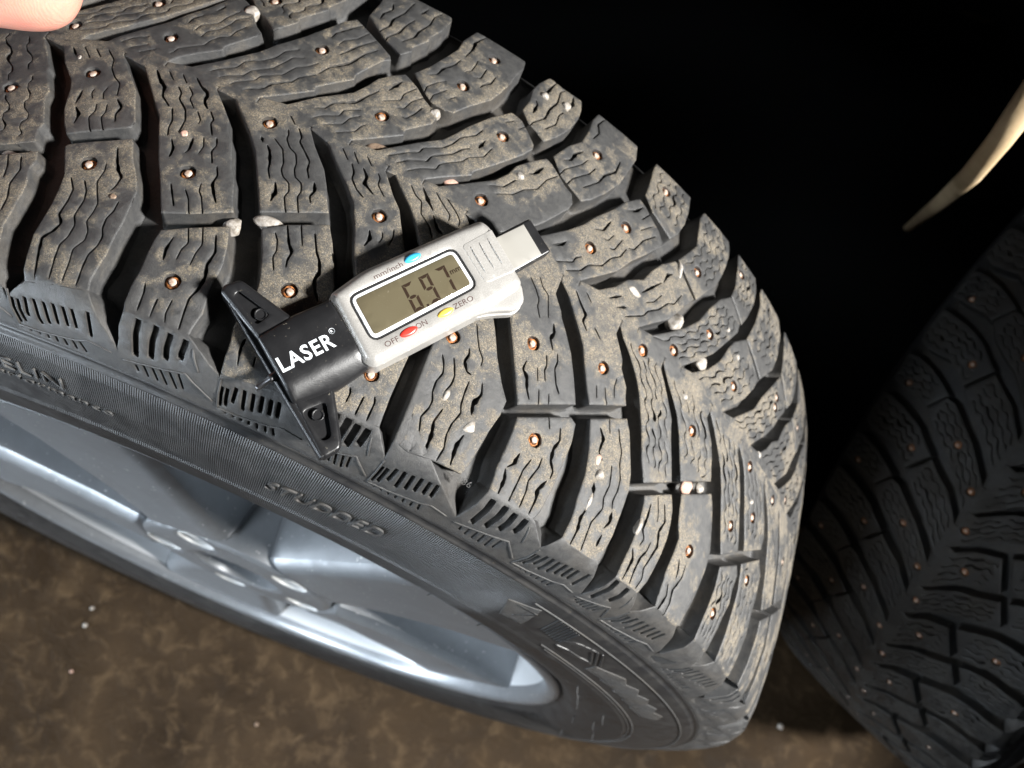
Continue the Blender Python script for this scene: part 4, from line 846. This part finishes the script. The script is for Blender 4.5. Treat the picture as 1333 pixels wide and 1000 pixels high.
# ------------------------------------------------------------------ tread depth gauge
GC=Vector((-0.00236,-0.04714,0.36517)); EX=Vector((0.54462,0.8219,0.16695)); EY=Vector((-0.83724,0.54448,0.0507)); EZ=Vector((-0.04923,-0.16739,0.98466))
Mg=Matrix(((EX.x,EY.x,EZ.x,GC.x),(EX.y,EY.y,EZ.y,GC.y),(EX.z,EY.z,EZ.z,GC.z),(0,0,0,1)))
gauge=tag(empty('tread_depth_gauge'),'silver and black digital tread depth gauge reading 6.97, lying across the tyre tread','gauge')
gauge.matrix_world=Matrix.Translation((0,0,R0/1000))@Matrix.Rotation(SPIN,4,'Y')@Mg
def rnd(P,r,seg=5):
    P=[np.array(p,float) for p in P]; out=[]; n=len(P)
    for i in range(n):
        a,b,c_=P[i-1],P[i],P[(i+1)%n]; rr=r[i] if isinstance(r,(list,tuple)) else r
        d0=(a-b);l0=np.hypot(*d0);d1=(c_-b);l1=np.hypot(*d1); t=min(rr,l0*.45,l1*.45)
        p0=b+d0/l0*t;p1=b+d1/l1*t
        for s_ in np.linspace(0,1,seg): out.append((1-s_)**2*p0+2*s_*(1-s_)*b+s_*s_*p1)
    return np.array(out)
def slab(name,P,z,thick,m,parent=gauge,cham=(1.0,.8),holes=(),step=1.0,zf=None,grid=3,flare=0.0,rings=(.1,.25,.45,.7,1)):
    f=(lambda u,v,h:np.stack([np.asarray(u),np.asarray(v),z-np.asarray(h)+(zf(np.asarray(u),np.asarray(v)) if zf else 0)],-1)/1000)
    X,Fc,t=relief(np.asarray(P,float),list(holes),f,thick,step=step,cham=cham,hcham=(.25,.15),wall=((thick,flare),),grid=grid,rings=rings)
    return link(name,mesh(name,X,Fc),m,parent)
LCDO=rnd([(-19.6,7.6),(19.4,7.2),(19.8,-7.2),(-20.0,-7.8)],2.6)
def off(P,d): return P+normals2(P if area2(P)>0 else P[::-1])[:: (1 if area2(P)>0 else -1)]*d
bodyP=rnd([(-23.8,11.9),(-11,14.2),(25.6,13.2),(34.6,12.4),(36.2,9.0),(36.0,-13.2),(33.5,-14.8),(20.7,-16.0),(-23.8,-15.8),(-26.0,-12.5),(-24.9,10)],[2.5,3,2,2.2,1.5,2.5,3,6,2.5,3,2])
body=slab('body',bodyP,0.0,10.5,GS,cham=(3.0,2.6),holes=[(resample(off(LCDO,.9),1.0),1.1)],grid=3,flare=.5)
slab('display_border',off(LCDO,.85),-.55,.6,BLKM,cham=(.2,.1))
slab('display_frame',off(LCDO,-.0),-.28,.5,mat('white_plastic',(.78,.80,.82),.35),cham=(.25,.2))
lcd=slab('display',off(LCDO,-1.15),-.12,.1,LCDM,cham=(.1,.05))
def flat(name,P,z,m,parent=gauge): return slab(name,P,z,.12,m,parent,cham=(.08,.04),grid=6,rings=(1,))
# seven segment digits
def digit(ch,x,y,w_,hh,sl):
    S={'6':'afedcg','9':'abcdfg','7':'abc','.':''}[ch]; t=1.25; g_=.16; H=hh/2
    seg={'a':[(0,hh),(w_,hh),(w_-t,hh-t),(t,hh-t)],'d':[(0,0),(t,t),(w_-t,t),(w_,0)],'g':[(t*.45,H),(t,H+t/2),(w_-t,H+t/2),(w_-t*.45,H),(w_-t,H-t/2),(t,H-t/2)],
     'f':[(0,hh),(t,hh-t),(t,H+t/2),(0,H+.1)],'b':[(w_,hh),(w_,H+.1),(w_-t,H+t/2),(w_-t,hh-t)],'e':[(0,0),(0,H-.1),(t,H-t/2),(t,t)],'c':[(w_,0),(w_-t,t),(w_-t,H-t/2),(w_,H-.1)]}
    for q in S:
        P=np.array(seg[q]); c_=P.mean(0); P=c_+(P-c_)*(1-g_*.8/np.abs(P-c_).max(0).clip(.5)); P=np.stack([x+P[:,0]+P[:,1]*sl,y+P[:,1]],1); flat('segment',P,-.02,SEG,lcd)
digit('6',-3.6,-6.2,4.0,10.0,.06); digit('9',2.8,-6.2,4.0,10.0,.06); digit('7',9.2,-6.2,4.0,10.0,.06)
flat('segment',np.array([(1.3,-6.3),(2.1,-6.3),(2.1,-5.5),(1.3,-5.5)]),-.02,SEG,lcd)
def gtext(txt,x,y,w_,cap,m,name='printed_text',z=.03,bold=0.0,parent=gauge,shear=0.0,space=1.0,zf=None):
    me_=text_mesh(txt,1.0,bold,shear,space,.02); V=np.empty(len(me_.vertices)*3); me_.vertices.foreach_get('co',V); V=V.reshape(-1,3); x0,x1=V[:,0].min(),V[:,0].max(); y0=0
    X=(V[:,0]-x0)/(x1-x0)*w_+x; Y=V[:,1]/.72*cap+y; Z=z+(V[:,2]>0)*.03+(zf(X,Y) if zf else 0)
    me_.vertices.foreach_set('co',(np.stack([X,Y,Z],1)/1000).ravel()); me_.update(); return link(name,me_,m,parent,False)
gtext('mm',14.2,-.3,4.1,2.0,SEG,z=-.02,parent=lcd,name='segment')
gtext('mm/inch',-9.4,9.35,10.6,1.75,DARKTX,bold=-.008); gtext('OFF',-17.6,-12.0,5.0,1.9,DARKTX,bold=-.006); gtext('ON',-5.6,-11.4,4.0,1.9,DARKTX,bold=-.006); gtext('ZERO',9.0,-11.3,7.6,1.9,DARKTX,bold=-.006)
def ellipse(cx,cy,a,b,n=28,rot=0.0):
    t=np.linspace(0,2*math.pi,n,endpoint=False); x=a*np.cos(t);y=b*np.sin(t); return np.stack([cx+x*math.cos(rot)-y*math.sin(rot),cy+x*math.sin(rot)+y*math.cos(rot)],1)
slab('button',ellipse(5.3,10.4,3.1,1.3),.65,.8,BLU,cham=(.9,.5),step=.6); slab('button',ellipse(-8.6,-10.8,3.2,1.35),.65,.8,RED,cham=(.9,.5),step=.6); slab('button',ellipse(5.6,-10.7,3.0,1.25),.65,.8,YEL,cham=(.9,.5),step=.6)
slab('battery_cover',rnd([(22.6,7.0),(35.2,7.6),(35.2,-8.9),(23.2,-8.2)],[1.5,.5,.5,1.5]),.16,.4,GS,cham=(.3,.2))
for x in (25.2,28.7,32.2): slab('grip_ridge',ellipse(x,.1,.42,5.2,n=24),.62,.7,GS,cham=(.4,.35),step=.5)
slab('thumb_wheel',rnd([(6,-14.5),(20,-16.6),(29,-20.8),(33.4,-19.6),(36.0,-13.5),(33,-11),(8,-12)],[1,4,3,2.5,2,1,1]),-2.4,5.0,GS,cham=(1.0,.8)); slab('thumb_wheel_edge',rnd([(9,-14.5),(20,-17.2),(29,-21.3),(33.4,-20.1),(35.0,-13.5),(33,-11),(8,-12)],[1,4,3,2.5,2,1,1]),-6.2,3.5,GS,cham=(.4,.3))
slab('slider',rnd([(30,5.6),(52.0,6.0),(52.6,-8.0),(30,-8.8)],[.5,1,1,.5]),-3.2,5.0,BLK,cham=(.8,.6)); slab('slider_plate',np.array([(31,4.9),(48.4,4.9),(48.5,-7.6),(31,-8.2)]),-2.9,.3,mat('brushed_plate',(.42,.405,.37),.45,.4),cham=(.15,.08))
# black foot
def curv(u,v): return -np.clip((-v-6)/10,0,1)**2*5.5-np.clip((v-5)/6,0,1)**2*1.6
foot=slab('foot',rnd([(-50.4,9.8),(-37.8,11.2),(-25.0,10.6),(-24.6,-14.6),(-36.5,-15.9),(-50.8,-13.5)],.8),-1.2,9.0,BLK,cham=(1.0,.8),zf=curv,step=1,grid=1.6)
slab('foot_arm',rnd([(-53.0,27.6),(-51.2,29.2),(-45.8,28.6),(-37.5,10.0),(-50.2,8.5)],[1,1.5,1.5,.5,.5]),-3.2,7.5,BLK,cham=(1.2,1.0),holes=[(resample(rnd([(-50.4,24.6),(-48.2,25.6),(-43.4,14.5),(-48.6,13.2)],1.3),.8),1.6)],step=1,grid=2)
slab('foot_arm',rnd([(-50.6,-12),(-37.0,-14),(-43.6,-31.0),(-45.0,-32.8),(-50.6,-33.0),(-51.8,-31)],[.5,.5,1.2,1.2,1.2,1]),-6.2,7.5,BLK,cham=(1.2,1.0),holes=[(resample(rnd([(-49.6,-16.6),(-41.6,-17.4),(-45.6,-28.2),(-48.8,-28.0)],1.6),.8),1.5)],step=1,grid=2)
slab('foot_edge',rnd([(-52.6,28),(-50.2,28.5),(-49.0,-32.5),(-51.9,-32.5)],.6),-6.4,6.0,BLK,cham=(.8,.6))
def ring(cx,cy,z):
    O=circle(cx,cy,2.0,22,0); H=circle(cx,cy,1.45,18,0); slab('moulded_ring',O,z,.5,BLK,cham=(.2,.15),holes=[(H,.45)],step=.6,grid=1); 
ring(-45.9,15.9,-4.6+1.0); ring(-45.8,-19.9,-7.4+1.0)
V=[];Fc=[];n=16
for x,r in ((-46,1.35),(-52.6,1.35),(-53.2,1.35),(-53.3,1.0),(-57.6,1.0),(-58.0,.75),(-58.0,.01)):
    for q in range(n): t=q/n*2*math.pi; V.append((x/1000,(-2.6+r*math.cos(t)-(x+50)*-.16)/1000,(-6.0+r*math.sin(t))/1000))
for i in range(6):
    for q in range(n): Fc.append((i*n+q,i*n+(q+1)%n,(i+1)*n+(q+1)%n,(i+1)*n+q))
link('probe_pin',mesh('probe_pin',V,Fc),simple_noise('dark_steel',(.16,.16,.165),(.12,.12,.125),300,.3,.9),gauge)
gtext('LASER',-49.2,-4.0,18.4,5.0,WHT,'printed_logo',z=-1.12,bold=.018,space=1.1,zf=curv)
gtext('R',-30.25,.35,.75,.9,WHT,'printed_logo',z=-1.12,zf=curv)
t_=circle(-29.8,.8,.95,22,0); slab('printed_logo',t_,-1.12,.1,WHT,cham=(.05,.02),holes=[(circle(-29.8,.8,.72,18,0),.12)],step=.4,grid=1,zf=curv)
# ------------------------------------------------------------------ thumb
def world(p): return Vector(RG@np.array(p))+Vector((0,0,R0/1000))
def px_point(x,y,dist):
    """a point along the line of sight, used once to place the fingertip"""
    d=np.array([(x-666.5)/1009.6,(y-500)/1009.6,1.0]); return Vector(cw+ (mw.T@d)*dist)
def thumb():
    T=px_point(112,-34,.238); Lf=(px_point(-170,-62,.228)-T).normalized(); Up=Vector(-mw[1]); Up=(Up-Lf*Up.dot(Lf)).normalized(); Nn=Up.cross(Lf).normalized()
    if Nn.dot(Vector(-mw[2]))<0: Nn=-Nn
    P=lambda a,b,c_:T+Lf*a+Up*b+Nn*c_
    V=[(P(.175,.050,.030),.027),(P(.112,.022,.012),.022),(P(.072,.004,.004),.0172),(P(.048,.0,.001),.0178),(P(.022,0,0),.0205),(P(0,0,0),.0200),(P(.260,.085,.075),.028),(P(.360,.13,.13),.033),(P(.125,.060,.016),.026)]
    Ed=[(0,1),(1,2),(2,3),(3,4),(4,5),(0,6),(6,7),(0,8)]
    for k in range(4):
        y=.040+.0215*k; s_=(1,1.08,1.02,.84)[k]; b0=len(V)
        V+=[(P(.098+.004*k,y,.014-.003*k),.0120),(P(.098+.004*k-.043*s_,y+.002,.006-.003*k),.0098),(P(.098+.004*k-.050*s_,y+.002,-.018*s_),.0088),(P(.098+.004*k-.034*s_,y,-.034*s_),.0080)]
        Ed+=[(8,b0),(b0,b0+1),(b0+1,b0+2),(b0+2,b0+3)]
    me_=bpy.data.meshes.new('person'); me_.from_pydata([v for v,_ in V],Ed,[]); o=bpy.data.objects.new('person',me_); COL.objects.link(o)
    o.modifiers.new('s','SKIN')
    for v,(c_,r) in zip(me_.skin_vertices[0].data,V): v.radius=(r,r*.88); v.use_root=False
    me_.skin_vertices[0].data[0].use_root=True
    su=o.modifiers.new('u','SUBSURF'); su.levels=3; su.render_levels=3
    dg=bpy.context.evaluated_depsgraph_get(); m2=bpy.data.meshes.new_from_object(o.evaluated_get(dg)); o.modifiers.clear(); o.data=m2
    m2.materials.clear(); m2.materials.append(SKIN); m2.shade_smooth(); return o
tag(thumb(),'person reaching in with a bare hand, thumb tip resting on the tyre at top left','person')
# ------------------------------------------------------------------ pebbles
def pebble(i,a,t,size,h,m,label,stretch=(1,1,1),rz=0.0):
    bm=bmesh.new(); bmesh.ops.create_icosphere(bm,subdivisions=3,radius=1.0); rg=random.Random(i*13+5)
    pl=[(Vector((rg.gauss(0,1),rg.gauss(0,1),rg.gauss(0,1))).normalized(),rg.uniform(.62,.9)) for _ in range(9)]
    for v in bm.verts:
        for n_,d in pl:
            e=v.co.dot(n_)
            if e>d: v.co-=n_*(e-d)*.92
        v.co+=v.normal*rg.uniform(-.02,.02)
    for v in bm.verts: v.co=Vector((v.co.x*stretch[0],v.co.y*stretch[1],v.co.z*stretch[2]))*size*1.15/2000
    me_=bpy.data.meshes.new('pebble'); bm.to_mesh(me_); bm.free(); o=link('pebble',me_,m,None,False); me_.shade_smooth()
    o.matrix_world=Matrix.Translation((0,0,R0/1000))@Matrix.Rotation(SPIN,4,'Y')@frame_at(a/1e4*R0,t/10,h)@Matrix.Rotation(rz,4,'Z')
    tag(o,label,'pebble',group='small stones stuck in the tyre tread')
PEB=[
(1.7,.3,STONEW,'tiny white pebble in the slit above the stud, top left of the tread'),
(2.0,.4,STONEB,'brownish-grey pebble jammed in a slit of the leftmost long shoulder block'),
(2.5,.5,STONEP,'pinkish square pebble above the stud of the third block from the left'),
(6.0,3.0,STONEW,'largest whitish pebble in the cross groove left of the gauge tip',(1,1.2,.6)),
(7.0,3.0,STONEW,'long cream pebble in the cross groove above the gauge foot',(1.4,.75,.6),.1),
(5.0,3.0,STONEW,'pale flat pebble at the left edge of the photo',(1.4,.7,.5)),
(3.6,4.0,STONEB,'small brown pebble in the cross groove at the left edge',(1.4,.8,.6)),
(6.0,2.0,STONEW,'rough whitish stone in the groove at the top edge of the photo'),
(6.5,4.0,STONEB,'brown pebble lying in the slanted groove above the gauge',(1.4,.8,.6),.2),
(5.0,3.5,STONEP,'pink pebble in the slanted groove right above the gauge',(1.3,.8,.6),.2),
(4.0,1.0,STONEW,'whitish stone at the corner of a block, beside the dark background'),
(3.6,.5,STONEW,'upright white pebble in the gaping slit below the gauge',(.6,1.2,.6)),
(5.2,1.0,STONEW,'large pointed white pebble under the gauge, left of the cross groove',(.8,1.2,.6),-.5),
(3.6,1.6,STONEB,'brown pebble deep in the gaping slit below the gauge',(1,1,.6)),
(4.0,.8,STONEP,'pink pebble in the long slit in the middle of the tread',(.8,1.1,.6)),
(4.2,.8,STONEW,'white pebble just under the pink one in the long slit'),
(5.0,1.0,STONEW,'narrow white sliver of stone lower in the same long slit',(.4,1.5,.6)),
(7.5,2.5,STONEP,'big pinkish stone bridging the cross groove in the right half',(1,.8,.6)),
(5.5,3.0,STONEW,'whitish stone right beside the big pinkish one',(.8,.8,.6)),
(7.5,2.5,STONEW,'big rough white stone in the dark groove at the right of the tread'),
(6.6,2.5,STONEW,'second rough white stone, one groove below the biggest white one'),
(6.0,1.0,STONEW,'white angular shard standing at a block corner near the right shoulder',(.5,1.4,.8),.5),
(4.6,.6,STONEW,'flat white pebble in a slit right of the gauge slider',(1.4,.8,.6)),
(3.4,.6,STONEW,'small white pebble in a slit above the gauge slider'),
(3.6,.4,STONEW,'upper white pebble on the small shoulder block against the dark'),
(4.2,.6,STONEW,'lower white pebble on the small shoulder block against the dark'),
(4.5,2.0,STONEW,'cream pebble at the tip of the far right groove'),
(5.0,.8,STONEW,'white oval pebble low in the wide slit near the bottom shoulder',(.5,1.5,.6)),
(3.0,.8,STONEW,'tiny pale pebble in a far block at the right rim of the tread'),
(3.0,.6,STONEW,'small pale pebble between two studs at the right'),
(3.0,.6,STONEW,'small pale pebble on the outermost lit shoulder block'),
(3.0,.6,STONEW,'white speck of stone one block above the outermost pebble'),
]
for i,(q,sp) in enumerate(zip(STONES,PEB)):
    if sp: pebble(i,q[0],q[1],*sp)
# ------------------------------------------------------------------ floor and surroundings
bm=bmesh.new(); bmesh.ops.create_grid(bm,x_segments=2,y_segments=2,size=6.0); me_=bpy.data.meshes.new('floor'); bm.to_mesh(me_); bm.free(); fl=link('floor',me_,FLOOR); tag(fl,kind='structure')
def add_shade_sheet():  # added black sheet, stands in for the shade behind the wheels
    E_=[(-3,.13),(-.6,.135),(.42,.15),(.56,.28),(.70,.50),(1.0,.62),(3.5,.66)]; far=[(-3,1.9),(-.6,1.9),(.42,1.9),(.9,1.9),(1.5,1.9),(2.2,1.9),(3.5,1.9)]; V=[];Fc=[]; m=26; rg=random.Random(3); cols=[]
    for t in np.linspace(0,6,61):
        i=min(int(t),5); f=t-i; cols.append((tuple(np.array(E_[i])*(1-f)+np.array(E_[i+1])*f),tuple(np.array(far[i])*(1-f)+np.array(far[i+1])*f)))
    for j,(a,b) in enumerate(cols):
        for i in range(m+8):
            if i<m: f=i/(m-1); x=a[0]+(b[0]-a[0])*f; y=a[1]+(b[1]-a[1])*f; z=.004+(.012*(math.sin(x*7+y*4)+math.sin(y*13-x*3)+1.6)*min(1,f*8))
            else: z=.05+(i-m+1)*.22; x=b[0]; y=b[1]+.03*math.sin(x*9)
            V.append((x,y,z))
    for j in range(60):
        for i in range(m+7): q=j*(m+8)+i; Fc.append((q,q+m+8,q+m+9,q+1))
    o=link('shade_sheet',mesh('shade_sheet',V,Fc),SHADE_BLACK,None); so=o.modifiers.new('t','SOLIDIFY'); so.thickness=.003; tag(o,'added black sheet behind the wheels, standing in for the dark there','shade_backing')
add_shade_sheet()
def add_blocker():  # added unseen boards, shaped to keep the key lamp off the second wheel
    r=tag(empty('light_blocker',(.2,.7,0)),'added boards out of view over the wheels, blocking light from the rear wheel','light_blocker')
    def box(name,x0,x1,y0,y1,z0,z1):
        bm=bmesh.new(); bmesh.ops.create_cube(bm,size=1); 
        for v in bm.verts: v.co=Vector((x0+(x1-x0)*(v.co.x+.5)-.2,y0+(y1-y0)*(v.co.y+.5)-.7,z0+(z1-z0)*(v.co.z+.5)))
        bmesh.ops.bevel(bm,geom=bm.edges[:],offset=.003,segments=2,affect='EDGES'); m_=bpy.data.meshes.new(name); bm.to_mesh(m_); bm.free(); link(name,m_,BLOCKER,r,False)
    box('blocker_top',-1.4,1.9,.13,1.1,.80,.84)
    box('blocker_side',.58,1.9,-.02,.129,.80,.84)
    box('blocker_side',.655,1.9,-.035,-.021,.80,.84); box('blocker_edge',.70,.86,-.13,-.036,.80,.83)
    for x in (-1.35,1.8):
        for y in (.30,1.02): box('blocker_leg',x,x+.07,y,y+.07,.0,.799)
add_blocker()
def crumb(x,y,s_,m,lab):
    bm=bmesh.new(); bmesh.ops.create_icosphere(bm,subdivisions=2,radius=s_)
    for v in bm.verts: v.co*=random.uniform(.8,1.15)
    me_=bpy.data.meshes.new('floor_crumb'); bm.to_mesh(me_); bm.free(); o=link('floor_crumb',me_,m); 
    d=mw.T@np.array([(x-666.5)/1009.6,(y-500)/1009.6,1.0]); k_=(s_*.7-cw[2])/d[2]; o.location=Vector(cw+d*k_); tag(o,lab,'crumb',group='crumbs of grit on the floor')
for x,y,s_,m,lab in ((120,792,.0022,STONEW,'upper of two pale grit crumbs on the brown floor at the left'),(111,814,.0024,STONEW,'lower of two pale grit crumbs on the brown floor at the left'),(93,874,.0018,STONEP,'lone tiny grit crumb low on the dark floor at the left'),(1016,946,.0035,STONEW,'round pale grit crumb on the lit floor right of the tyre'),(334,943,.0022,STONEB,'brownish grit crumb on the floor below the rim')): crumb(x,y,s_,m,lab)
def strip():
    P=[px_point(x,y,d) for x,y,d in ((1352,112,.375),(1302,182,.395),(1264,228,.44),(1226,262,.60),(1180,298,.80))]; wd=[.0074,.0062,.0060,.0060,.004]
    V=[];Fc=[]; vd=(P[2]-Vector(cw)).normalized()
    for i,p in enumerate(P):
        t=(P[min(i+1,4)]-P[max(i-1,0)]).normalized(); x=t.cross(vd).normalized(); z=t.cross(x)
        for q in range(10): a=q*.6283; V.append(p+x*math.cos(a)*wd[i]+z*math.sin(a)*.6*wd[i])
    for i in range(4):
        for q in range(10): Fc.append((i*10+q,i*10+(q+1)%10,(i+1)*10+(q+1)%10,(i+1)*10+q))
    Fc+=[tuple(range(9,-1,-1)),tuple(range(40,50))]
    o=link('wooden_stick',mesh('wooden_stick',V,Fc),WOOD,None); tag(o,'pale curved wooden stick rising out of the dark at the right edge of the photo','stick')
strip()
